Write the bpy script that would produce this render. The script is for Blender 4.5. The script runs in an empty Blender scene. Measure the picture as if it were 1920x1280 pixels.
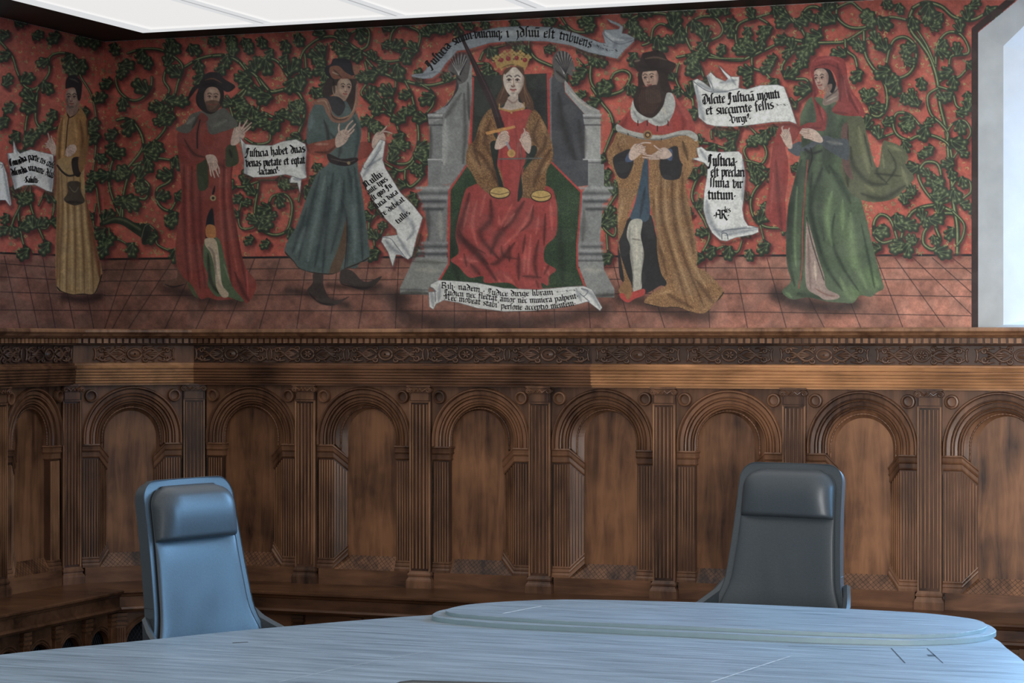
import bpy, bmesh, math, random
import numpy as np
from mathutils import Vector, Matrix
# ---------------------------------------------------------------- camera, daylight, exposure
scene = bpy.context.scene
COL = scene.collection
FPX = 4231.0                                   # focal length in pixels of a 1920 x 1280 frame
YAW = math.radians(20.846)
CAM = Vector((4.908, -10.019, 1.66))
cd = bpy.data.cameras.new('camera'); cam = bpy.data.objects.new('camera', cd); COL.objects.link(cam)
cd.sensor_width = 36; cd.lens = FPX / 1920 * 36; cam.location = CAM; cam.rotation_euler = (math.pi / 2, 0, YAW); cd.clip_start = .05
scene.camera = cam
scene.view_settings.view_transform = 'Standard'; scene.view_settings.look = 'None'; scene.view_settings.gamma = 1
scene.view_settings.exposure = 0.0
w = bpy.data.worlds.new('sky'); scene.world = w; w.use_nodes = True
bgn = w.node_tree.nodes['Background']; bgn.inputs[0].default_value = (.70, .84, 1, 1); bgn.inputs[1].default_value = .85
def daylight(name, loc, rot, size, power, col, spread=180):
    l = bpy.data.lights.new(name, 'AREA'); l.shape = 'RECTANGLE'; l.size, l.size_y = size; l.energy = power; l.color = col
    o = bpy.data.objects.new(name, l); COL.objects.link(o); o.location = loc; o.rotation_euler = rot; l.spread = math.radians(spread); return o
BLUE = (.25, .57, 1)
daylight('window_daylight', (4.35, .66, 2.42), (math.radians(-72), 0, 0), (1.2, 1.15), 130, BLUE, 125)
daylight('second_window_daylight', (6.9, .66, 2.42), (math.radians(-72), 0, math.radians(-18)), (1.5, 1.15), 120, BLUE, 140)
q_ = (Vector((2.6, -3.4, .7)) - Vector((9.15, -1.4, 2.25))).to_track_quat('-Z', 'Y').to_euler()
daylight('side_window_daylight', (9.15, -1.4, 2.25), q_, (1.2, 1.1), 26, BLUE, 60)
q_ = (Vector((4.4, .2, 1.3)) - Vector((6.8, -12.5, 1.95))).to_track_quat('-Z', 'Y').to_euler()
daylight('front_fill', (6.8, -12.5, 1.95), q_, (3.4, 1.8), 42, (1, .98, .96), 36)  # unseen fill lamp added behind the camera to raise the ambient light
CEIL_E = .82                                   # what the stretched light ceiling gives off
# ---------------------------------------------------------------- paint library (a small numpy painter for the wall painting)
W_, H_ = 1924, 626
CV = np.zeros((H_, W_, 3)); IDM = np.zeros((H_, W_), np.int16)
_t = [0, 0, .25]; _clip = [None]; _id = [0]; TEXTS = []
rnd = random.Random(7)
def T(x, y, k=4): _t[0], _t[1], _t[2] = x, y, 1 / k
def pts(s):
    if not isinstance(s, str): return np.array(s, float)
    a = np.array(s.split(), float).reshape(-1, 2) * _t[2]
    return a + [_t[0], _t[1]]
def spline(p, closed=False, n=6):
    p = np.asarray(p, float); m = len(p)
    if m < 3: return p
    out = []
    for i in range(m if closed else m - 1):
        if closed: a, b, c, d = p[i - 1], p[i], p[(i + 1) % m], p[(i + 2) % m]
        else: a, b, c, d = p[max(i - 1, 0)], p[i], p[i + 1], p[min(i + 2, m - 1)]
        for j in range(n):
            t = j / n
            out.append(.5 * (2 * b + (c - a) * t + (2 * a - 5 * b + 4 * c - d) * t * t + (3 * b - a - 3 * c + d) * t ** 3))
    if not closed: out.append(p[-1])
    return np.array(out)
def cover(p):
    x0, y0 = np.floor(p.min(0)).astype(int) - 1; x1, y1 = np.ceil(p.max(0)).astype(int) + 2
    x0 = max(x0, 0); y0 = max(y0, 0); x1 = min(x1, W_); y1 = min(y1, H_)
    if x1 <= x0 or y1 <= y0: return None
    w = x1 - x0; m = np.zeros((y1 - y0, w)); q = np.roll(p, -1, 0)
    for r in range(y1 - y0):
        for s in (.125, .375, .625, .875):
            y = y0 + r + s - .5
            k = (p[:, 1] <= y) != (q[:, 1] <= y)
            if not k.any(): continue
            a, b = p[k], q[k]
            xs = np.sort(a[:, 0] + (y - a[:, 1]) / (b[:, 1] - a[:, 1]) * (b[:, 0] - a[:, 0])) - x0 + .5
            for i in range(0, len(xs) - 1, 2):
                u, v = max(xs[i], 0), min(xs[i + 1], w)
                if v <= u: continue
                iu, iv = int(u), min(int(v), w - 1)
                if iu == iv: m[r, iu] += .25 * (v - u)
                else:
                    m[r, iu] += .25 * (iu + 1 - u); m[r, iv] += .25 * (v - iv)
                    if iv > iu + 1: m[r, iu + 1:iv] += .25
    return x0, y0, m
def put(x0, y0, m, col, a=1., setid=False):
    h, w = m.shape; sl = (slice(y0, y0 + h), slice(x0, x0 + w))
    if _clip[0] is not None: m = m * _clip[0][sl]
    m = np.clip(m * a, 0, 1)
    CV[sl] += (np.array(col, float) - CV[sl]) * m[..., None]
    if setid: IDM[sl][m > .5] = _id[0]
def clip_to(res):
    if res is None: _clip[0] = None; return
    x0, y0, m = res; c = np.zeros((H_, W_)); c[y0:y0 + m.shape[0], x0:x0 + m.shape[1]] = m; _clip[0] = c
def F(s, col, sm=1, a=1., cl=0, sid=True):
    """filled shape; cl=1 leaves it as the clip of the strokes after it"""
    p = pts(s); p = spline(p, True, 5) if sm else p
    _clip[0] = _clip[0] if cl == 2 else None
    r = cover(p)
    if r is None: return
    put(r[0], r[1], r[2], col, a, sid and _id[0] > 0)
    if cl == 1: clip_to(r)
    return r
def S(s, col, w=1.5, a=1., soft=0, tp=None, sm=1, sid=False):
    """stroke of width w (photo px), tapering to tp=(start,end)"""
    p = pts(s)
    if sm and len(p) > 2: p = spline(p, False, 6)
    if len(p) == 1: p = np.vstack([p, p + .01])
    if len(p) == 2 and tp == 'm': p = p[0] + (p[1] - p[0]) * np.linspace(0, 1, 7)[:, None]
    n = len(p); t = np.linspace(0, 1, n)
    if tp == 'm': rr = w / 2 * (.25 + .75 * np.sin(np.pi * t))
    elif tp: rr = w / 2 * np.interp(t, np.linspace(0, 1, len(tp)), tp)
    else: rr = np.full(n, w / 2)
    pad = rr.max() * (2.2 if soft else 1) + 2
    x0, y0 = np.floor(p.min(0) - pad).astype(int); x1, y1 = np.ceil(p.max(0) + pad).astype(int)
    x0 = max(x0, 0); y0 = max(y0, 0); x1 = min(x1, W_); y1 = min(y1, H_)
    if x1 <= x0 or y1 <= y0: return
    m = np.zeros((y1 - y0, x1 - x0))
    for i in range(n - 1):
        a_, b_ = p[i], p[i + 1]; pr = max(rr[i], rr[i + 1]) * (2.2 if soft else 1) + 2
        u0 = max(int(min(a_[0], b_[0]) - pr), x0); u1 = min(int(max(a_[0], b_[0]) + pr) + 1, x1)
        v0 = max(int(min(a_[1], b_[1]) - pr), y0); v1 = min(int(max(a_[1], b_[1]) + pr) + 1, y1)
        if u1 <= u0 or v1 <= v0: continue
        X, Y = np.meshgrid(np.arange(u0, u1), np.arange(v0, v1)); d = b_ - a_; L = d @ d + 1e-9
        k = np.clip(((X - a_[0]) * d[0] + (Y - a_[1]) * d[1]) / L, 0, 1)
        D = np.hypot(X - a_[0] - k * d[0], Y - a_[1] - k * d[1]); R = rr[i] + (rr[i + 1] - rr[i]) * k
        c = np.exp(-(D / np.maximum(R, .4)) ** 2) if soft else np.clip(R - D + .5, 0, 1)
        s_ = m[v0 - y0:v1 - y0, u0 - x0:u1 - x0]; np.maximum(s_, c, out=s_)
    put(x0, y0, m, col, a, sid and _id[0] > 0)
def dk(s, w=5, a=.55, col=(20, 16, 14), tp='m'): S(s, col, w, a, 1, tp)
def lt(s, w=4, a=.5, col=(235, 220, 190), tp='m'): S(s, col, w, a, 1, tp)
def noise(sc, seed):
    r = np.random.RandomState(seed); h, w = int(H_ / sc) + 3, int(W_ / sc) + 3; g = r.rand(h, w)
    y = np.arange(H_) / sc; x = np.arange(W_) / sc; yi = y.astype(int); xi = x.astype(int)
    fy = (y - yi)[:, None]; fx = (x - xi)[None]; fy = fy * fy * (3 - 2 * fy); fx = fx * fx * (3 - 2 * fx)
    A = g[yi][:, xi]; B = g[yi][:, xi + 1]; Cc = g[yi + 1][:, xi]; D = g[yi + 1][:, xi + 1]
    return (A * (1 - fx) + B * fx) * (1 - fy) + (Cc * (1 - fx) + D * fx) * fy - .5
def speck(col, amp=1., sc=2.2, seed=3, th=.12):
    """brocade: broken curly flecks inside the clip"""
    if _clip[0] is None: return
    n = noise(sc, seed) + .6 * noise(sc * 2.3, seed + 1)
    m = np.clip((np.abs(np.sin(n * 9)) - .55) * 3, 0, 1) * amp
    put(0, 0, m, col, 1.)
# ---------------------------------------------------------------- vines
STEMS = []; LEAVES = []
DG, MG, LG = (34, 46, 34), (72, 92, 54), (166, 170, 106)
def vine(s, w=4.2, sp=30, sz=12, first=16, curl=0, end=1, sides=(1, -1)):
    p = spline(pts(s), False, 10); STEMS.append((p, w))
    d = np.hypot(*np.diff(p, axis=0).T); L = np.concatenate([[0], np.cumsum(d)]); k = 0; q = first
    while sp and q < L[-1] - 8:
        i = int(np.searchsorted(L, q)); i = min(max(i, 1), len(p) - 1); t = p[i] - p[i - 1]; an = math.atan2(t[1], t[0])
        side = sides[k % len(sides)]; LEAVES.append((p[i][0], p[i][1], an + side * rnd.uniform(.6, 1.1), sz * rnd.uniform(1.1, 1.5), side)); k += 1
        q += sp * rnd.uniform(1.5, 2.2)
    if end:
        t = p[-1] - p[-2]; LEAVES.append((p[-1][0], p[-1][1], math.atan2(t[1], t[0]), sz * 1.3, 1))
def leafs(s, sz=13):
    """leaves given as x y degrees (0 = right, 90 = down)"""
    v = [float(t) for t in s.split()]
    for i in range(0, len(v), 3): LEAVES.append((v[i] * _t[2] + _t[0], v[i + 1] * _t[2] + _t[1], math.radians(v[i + 2]), sz * rnd.uniform(.9, 1.1), 1))
LOB = ((0, 1.7, .38), (.36, 1.45, .34), (-.36, 1.45, .34), (.8, .85, .27), (-.8, .85, .27))
def draw_leaf(x, y, an, s, side, mode):
    if mode == 1: S([[x, y], [x + math.cos(an) * s * .9, y + math.sin(an) * s * .9]], DG, s * .8, 1, 0, (.35, 1))
    if mode == 2: S([[x, y], [x + math.cos(an) * s * .8, y + math.sin(an) * s * .8]], (44, 62, 42), s * .40, .6, 1, (.35, 1))
    an0 = an - side * .35                                           # the leaf curls away from its stem
    ax, ay = x + math.cos(an0) * s * .75, y + math.sin(an0) * s * .75
    for k, (da, L, r) in enumerate(LOB):
        A = an + side * .25 * L + da
        ex, ey = x + math.cos(A) * L * s, y + math.sin(A) * L * s
        P = [[x, y], [ax, ay], [ex, ey]] if k < 3 else [[x, y], [x + (ax - x) * .55, y + (ay - y) * .55], [ex, ey]]
        if mode == 0: S([[a + 4, b + 5] for a, b in P], (96, 34, 34), s * r * 2.1, .75, 1, (.5, .9, 1))
        elif mode == 1: S(P, DG, s * r * 1.5, 1, 0, (.4, 1.0, 1.15))
        else:
            hx, hy = ex - math.cos(A) * s * .12 - .7, ey - math.sin(A) * s * .12 - .9
            S([[hx, hy]], MG if k > 2 else (76, 98, 60), s * r * 1.15, .85, 1)
            S([[hx - .4, hy - .6]], (142, 150, 94), s * r * .62, .8, 1)
            S([P[1], [hx, hy]], (130, 146, 90), 1.6, .5, 1)
def draw_vines():
    for p, w in STEMS: S(p + [4, 4.5], (96, 34, 34), w * 1.6, .8, 1, sm=0)
    for l in LEAVES: draw_leaf(*l, 0)
    for p, w in STEMS:
        S(p, DG, w * 1.45, 1, 0, (.9, 1, 1, .8), sm=0)
        S(p + [-.3, -.5], MG, w * .8, .9, 1, sm=0)
        S(p + [-.7, -.9], (158, 164, 104), max(1.3, w * .34), .85, 0, sm=0)
    for l in LEAVES: draw_leaf(*l, 1)
    for l in LEAVES: draw_leaf(*l, 2)
def squiggles(n, mask_ok):
    for _ in range(n):
        x, y = rnd.uniform(2, 1818), rnd.uniform(20, 478)
        if not mask_ok(x, y): continue
        r = rnd.uniform(1.8, 4.2); a = rnd.uniform(0, 6.28); c = rnd.choice([(176, 156, 86), (110, 132, 82), (150, 142, 84)])
        k = rnd.random()
        if k < .5:
            S([[x + math.cos(a + t * 1.1) * r * (1 - t * .17), y + math.sin(a + t * 1.1) * r * (1 - t * .17)] for t in range(4)], c, 1.9, .9)
        elif k < .8: S([[x, y], [x + r * math.cos(a), y + r * math.sin(a)]], c, 2.8, .8, 0, (1, .3))
        else:
            for j in range(4): S([[x + j * 2.4, y + 1.2 * math.sin(a + j)], [x + j * 2.4 + 1, y - 2]], c, .9, .6)
# ---------------------------------------------------------------- the wall painting: ground, tiled floor and vines
RED = (184, 82, 62); SK = (206, 178, 158); INK = (26, 24, 26); WHT = (226, 228, 220)
def ground():
    CV[:] = RED
    n = noise(60, 1) + .6 * noise(22, 2) + .5 * noise(7, 9); CV[:] *= (1 + .2 * n)[..., None]
    T(0, 0, 1)
    F("0 474 104 478 190 485 330 484 540 482 900 482 1400 480 1844 478 1844 626 0 626", (152, 98, 78), 0)
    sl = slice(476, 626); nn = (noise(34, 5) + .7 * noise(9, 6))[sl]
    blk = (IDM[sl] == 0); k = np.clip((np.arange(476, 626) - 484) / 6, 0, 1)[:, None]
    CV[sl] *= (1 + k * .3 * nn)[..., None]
    xs = np.linspace(.84, 1.14, W_)[None]; CV[sl] *= (1 + k * (xs - 1))[..., None]  # tiles dim leftward: uneven room light put into the paint
    S("0 474 104 478 194 486", (24, 22, 26), 3.6, sm=0); S("194 486 330 484 540 482 900 482 1400 479 1823 478", (24, 22, 26), 4, sm=0)
    L = (44, 30, 30)
    for y in ("0 494 196 507", "0 519 196 528", "0 547 196 553", "0 581 196 582", "196 506 900 501 1826 503", "196 527 900 523 1826 524",
              "196 554 900 551 1440 550 1826 556", "196 582 900 583 1440 585 1826 592"): S(y, L, 1.5, .85, sm=0)
    for b, t in ((240, 327), (309, 372), (367, 430), (424, 478), (486, 525), (556, 576), (617, 635), (672, 693), (741, 748), (791, 795), (852, 852), (912, 910),
                 (975, 970), (1041, 1034), (1107, 1098), (1182, 1147), (1247, 1205), (1331, 1322), (1402, 1376), (1475, 1438), (1547, 1478), (1615, 1560),
                 (1694, 1643), (1774, 1678), (1850, 1712), (1900, 1748), (1950, 1785), (210, 282), (180, 240)):
        d = 0 if b > 196 else 1
        S([[b, 617], [t, 483]] if b > 196 else [[196, 617 - 0], [t, 483]], L, 1.5, .8, sm=0)
    for b, t in ((38, 8), (72, 42), (104, 80), (140, 112), (176, 150)): S([[b, 617], [t, 480]], L, 1.5, .8, sm=0)
    _clip[0] = None
def vines_data():
    T(0, 0)
    vine("0 310 90 420 130 540 180 640 250 670 320 620 370 540 370 440 430 400 520 405 580 450")
    vine("300 640 240 780 200 900 180 1110", sp=34); vine("280 700 270 900 330 970 430 960")
    vine("600 450 600 560 680 700 720 860 720 980", 3); vine("960 400 1060 370 1180 370 1280 410 1370 500 1330 640 1290 840")
    vine("1390 500 1500 440 1640 415 1770 440 1870 560 1860 640 1750 740", 5); vine("1350 490 1260 510 1230 600 1270 680 1220 760")
    vine("1140 580 1130 660 1060 740 980 750 900 690 870 600 900 540", sz=13); vine("880 900 950 890 1020 940 1070 1040 1060 1130 940 1280", 5)
    vine("1070 1130 1180 1040 1240 960 1230 900"); vine("1000 1240 1150 1190 1280 1200"); vine("700 1280 720 1100 700 1000", 3)
    leafs("120 200 -60 420 230 90 560 310 -20 700 260 60 820 340 20 60 230 120 1080 430 40 1260 330 10 1400 380 -20 1560 330 -40 1700 300 20 1820 340 10 900 500 60 820 580 100 60 660 250 80 760 90 250 300 -60 380 820 60 350 920 100 640 800 90 1480 540 60 1640 480 60 860 960 100 820 1060 60 1780 780 60 1850 850 100 240 1000 90 100 980 60 30 860 80", 14)
    T(0, 300)
    vine("210 190 160 300 140 420 160 560 180 640"); vine("230 200 230 330 270 460 330 600"); vine("0 560 80 500 110 430 160 330")
    vine("290 340 340 260 400 300 400 400 350 510 290 500", 3.4); vine("660 100 720 200 740 330 760 480", 3)
    vine("900 420 850 300 820 180 830 60 850 0", 4.5); vine("900 420 940 200 980 100 1080 0", 4.5); vine("920 430 930 330 1000 280 1090 290 1120 200 1080 150", 4.5)
    vine("1290 0 1280 150 1180 220 1190 330 1270 380 1320 310", 4.5); vine("1110 480 1170 540 1180 630 1270 680", 3.6); vine("820 510 830 580 900 600 950 630", 3)
    vine("720 330 700 450 720 540 760 620", 3); leafs("30 400 60 40 480 90 680 80 60 1000 180 0 1260 500 -80 860 120 -20 20 250 120", 12)
    T(400, 0)
    vine("0 420 100 420 200 470 330 580 400 660 440 690 560 670 640 700 680 790 680 880 640 1000", 5.5); vine("200 470 260 560 250 670 200 740 130 790 150 880", 5)
    vine("330 590 370 680 340 800 320 880", 4.6); vine("620 670 690 580 690 430 670 380", 3.6, sp=0, end=0)
    vine("650 640 650 480 670 400 720 340 800 290 900 275 980 320 1060 370 1150 350 1170 240 1120 210 1030 250", 4.4, sp=42)
    vine("960 290 1080 370 1180 430 1250 470 1330 500", 5, sp=44, sz=14); vine("1200 450 1350 460 1490 420 1540 340 1550 250 1490 210 1400 190 1340 250 1330 350 1400 390", 4.2, sp=36)
    vine("1150 450 1220 520 1350 580 1440 610 1600 640 1720 620 1830 580", 5, sp=48); vine("1440 610 1490 720 1490 800 1440 860", 4)
    vine("1490 720 1520 850 1540 1000 1530 1100 1480 1210 1400 1230 1310 1200 1330 1140", 4.6, sp=34); vine("1370 600 1360 680 1280 740", 3.6)
    vine("1140 470 1160 600 1110 700 1180 760", 4.2); vine("1570 640 1640 690 1650 780 1600 850", 4); vine("1170 1060 1170 950 1200 870 1280 840 1360 900 1390 980", 4.4)
    vine("270 490 370 440 480 460 560 580", 4.6, sz=13); vine("850 330 840 400 830 470", 3.4); vine("240 1040 320 1080 420 1060 430 960 470 900", 4)
    vine("150 790 250 820", 4, sp=0); vine("640 1000 600 1000 620 1060 690 1060", 3.4, sp=0); vine("390 850 470 880 560 820", 4.6)
    leafs("100 330 20 200 330 -20 320 300 10 410 360 60 500 320 20 600 270 20 520 400 60 740 480 -30 800 560 20 820 600 60 720 700 -20 780 740 20 1270 370 -60 1240 430 180 1700 220 -30 1800 220 20 1640 240 160 1700 580 -20 1390 1130 -60 1420 800 60 1150 860 90 1200 900 60 850 350 150 880 330 10 1000 400 80 600 870 -60 620 760 20 90 270 20 1280 240 -70", 13)
    T(400, 300)
    vine("340 150 330 250 310 400 340 500 440 560 540 540 580 450 590 330 540 260 450 270 420 320", 4.6, sp=38); vine("340 160 230 200 170 200", 4)
    vine("210 320 190 430 210 510 290 510 330 470", 3.8); vine("340 150 470 150", 3.6, sp=0); vine("640 310 660 240 720 180", 3.6); vine("1280 20 1400 80 1480 40 1510 0", 4.6)
    vine("1440 80 1440 150 1480 200 1560 130 1580 50", 4.6); vine("1280 500 1240 580 1180 560 1170 470 1220 410", 4.4); vine("1200 560 1210 650", 4, sp=0); vine("1550 560 1530 640", 4, sp=0)
    leafs("400 590 90 280 560 90 500 210 -40 240 150 -80 200 250 100 220 350 -60 420 460 -80 1190 380 -100 1500 100 -20 1240 520 -60 1480 240 60 1510 280 80 600 220 -80 740 60 -20", 12)
    T(760, 0)
    vine("520 480 620 480 650 530", 4, sz=11); vine("560 450 600 380 700 350 780 330", 4.4); vine("930 300 930 370 980 440 1060 480 1110 500", 5, sz=15); vine("1170 130 1220 200 1290 240 1400 230 1410 140", 4)
    vine("1490 430 1420 440 1390 520 1400 630 1480 710 1580 700 1650 660 1690 570 1640 530 1570 550 1540 600", 5, sp=38, sz=13)
    vine("1290 440 1340 490 1400 470", 3.4); vine("1400 660 1480 780 1540 860 1560 960 1530 1050 1490 1150", 4.6, sp=34); vine("1620 240 1680 190 1750 120", 3.6)
    leafs("300 180 -20 260 200 150 230 190 20 520 190 160 560 160 20 780 160 20 1020 170 -20 1140 150 170 1320 160 -40 760 340 -60 840 330 20 1050 400 -60 1290 560 90 1290 400 -60 1740 280 -20 1350 680 120", 13)
    T(1100, 0)
    vine("260 240 330 150 420 110 560 100 660 140 720 220 760 320 790 380", 5, sp=44); vine("420 340 480 310 500 220 560 180 650 220", 4, sz=13)
    vine("750 260 760 190 850 130 960 130 1020 210 1000 270 920 310 900 360", 4.4, sp=34); vine("680 430 780 410 880 400 1020 440 1160 450 1240 420 1350 370 1480 310 1620 300", 4.6, sp=60, sz=13)
    vine("840 420 1000 440 1180 440", 3, sp=0, end=0); vine("1240 410 1150 380 1120 290 1130 200 1180 160 1280 130 1380 100", 4.6, sp=40)
    vine("1300 140 1370 190 1350 280 1300 310 1210 360", 4.2); vine("1240 430 1250 510 1330 540 1380 590", 4.2); vine("690 480 670 590 720 690 790 740 800 800", 4.4)
    vine("830 430 850 500 880 580", 4); vine("1640 340 1560 380 1480 470 1470 540 1550 590 1650 600 1670 680 1580 760", 4.6, sp=34); vine("850 1070 940 1080 1040 1110 1110 1060 1150 960", 4.2)
    vine("940 1040 940 980 1010 970 1060 1040", 4); vine("1230 960 1310 1050 1350 1150 1310 1230 1220 1210 1180 1130 1220 1080", 4.4, sp=34)
    leafs("350 90 160 700 90 -30 900 90 -20 830 320 40 680 300 160 1080 100 -160 1100 130 100 1180 210 40 1290 200 40 1280 290 40 1390 60 -60 1370 450 90 1000 330 60 1580 430 20 1360 970 0 1300 980 40 880 1040 160 100 340 90 40 160 90 320 400 40 40 400 60 1480 250 100 660 650 60 1040 200 30 1560 200 -50 1200 560 60", 14)
    T(1100, 300)
    vine("270 160 220 260 120 430 130 510 200 570 220 520 190 460", 4.2); vine("150 560 160 680", 4, sp=0); vine("890 60 820 160 790 280 840 380 890 470 920 580 870 690", 4.6, sp=32)
    vine("740 60 840 60", 4, sp=0); vine("1360 110 1260 230 1230 330 1260 440 1340 500 1450 510", 4.6, sp=34); vine("970 670 1040 650 1130 690 1170 590", 4); vine("1300 480 1330 600", 4, sp=0)
    vine("1180 0 1290 30 1350 70", 4, sp=0); leafs("180 130 180 200 180 -20 160 60 90 1270 90 200 1310 380 -60 1230 280 180 850 340 20 800 400 180 920 640 60 1190 680 30 1540 90 -60", 13)
    T(1440, 0)
    vine("110 50 160 130 250 220 290 300", 5, sp=34, sz=14); vine("200 300 320 320 470 320 580 310 700 240 820 170 920 130 1040 150", 5, sp=64); vine("580 300 590 380 650 430 670 510", 5)
    vine("520 40 520 130 600 200 700 210 800 180", 5, sp=36, sz=14); vine("520 60 620 20 680 60 740 110", 4.4, sp=0); vine("720 240 730 400 780 500 850 580 890 680 890 800 840 870 780 860 760 790", 5.6, sp=46, sz=13)
    vine("860 570 960 590 1060 550 1110 450 1100 340 1030 280 950 300 910 380 890 480", 5.2, sp=44, sz=14); vine("1090 60 1060 150 1080 240 1150 330 1220 440 1270 600 1290 780 1340 1000 1360 1280", 6.5, sp=0, end=0)
    vine("1090 60 1180 20 1300 50 1400 130 1530 150 1620 110", 6, sp=46, sz=14); vine("1100 200 1190 340 1260 500", 4, sp=0, end=0); vine("240 220 250 130 300 60 380 60 420 140 390 220", 5, sz=14)
    vine("1260 480 1270 340 1340 250 1430 250 1490 320 1500 400 1380 420 1360 490", 4.6, sp=36); vine("1290 610 1340 580 1430 580 1490 520", 4.4, sp=26)
    vine("1280 660 1200 720 1220 850 1300 930 1350 1000 1340 1080", 4.8, sp=0, end=0); vine("1280 650 1380 690 1420 800 1520 830", 4.4); vine("1380 1180 1350 1080 1240 1020 1130 1020 1050 1050 970 1010 940 930 970 850 1060 860 1140 940", 5, sp=42, sz=13)
    vine("940 1000 830 1030 770 970", 4, sp=24); vine("1350 980 1400 920 1480 910 1520 1000 1450 1100 1390 1190", 3.6, sp=36, sz=11)
    leafs("1230 240 -70 1290 300 40 850 300 190 1000 350 40 1030 500 -60 1110 600 20 780 710 170 980 720 10 1120 730 200 1150 760 160 1350 720 160 1460 720 0 1420 880 -60 1060 890 60 1000 980 -40 1190 960 -80 1210 1080 80 880 960 -80 1130 1190 -60 1150 130 20 1270 90 60 1530 80 -80 850 40 -20 950 40 20 40 400 90 130 360 60 210 450 60 640 350 -10 340 130 0", 13)
    T(1440, 300)
    vine("1370 0 1390 300 1420 500 1420 700", 7, sp=0, end=0); vine("1370 380 1250 340 1100 380 1030 480 1000 590", 6, sp=40, sz=13); vine("1300 350 1210 270 1150 180 1130 100 1180 20 1270 30 1300 130 1280 220 1350 240", 5.2, sp=40, sz=13)
    vine("1390 400 1290 410 1260 500 1290 600 1240 670 1170 630 1170 550 1210 490", 5.6, sp=40, sz=13); vine("1390 390 1470 480 1460 580 1420 640", 4.4, sp=0, end=0)
    vine("970 590 920 450 850 410 800 460 800 560 860 620 960 600 1010 630", 5, sp=38, sz=12); vine("1380 200 1430 140 1510 160 1520 240 1460 300 1520 350", 4, sp=30, sz=11)
    leafs("1060 320 200 1040 300 -80 1230 200 -50 1120 230 180 1340 90 10 1230 90 160 1350 500 60 1210 590 0 1060 570 60 1140 440 20 870 480 90 930 430 0 840 620 120 1130 590 160 1200 440 200", 13)
def horn():
    T(0, 300)
    S("770 490 850 460 940 470 1010 510 1100 545", (100, 36, 34), 14, .7, 1)
    S("760 480 850 450 930 460 1000 500 1080 530", DG, 15, 1, 0, (.45, .8, 1, 1.1, 1.9)); S("780 470 860 440 940 455 1020 500 1050 520", (100, 110, 70), 5, .8, 1)
    F("1080 490 1120 480 1110 560 1090 625 1060 590", (30, 40, 34)); S("1060 590 1085 500 1120 475", (120, 120, 80), 1.2)
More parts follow.
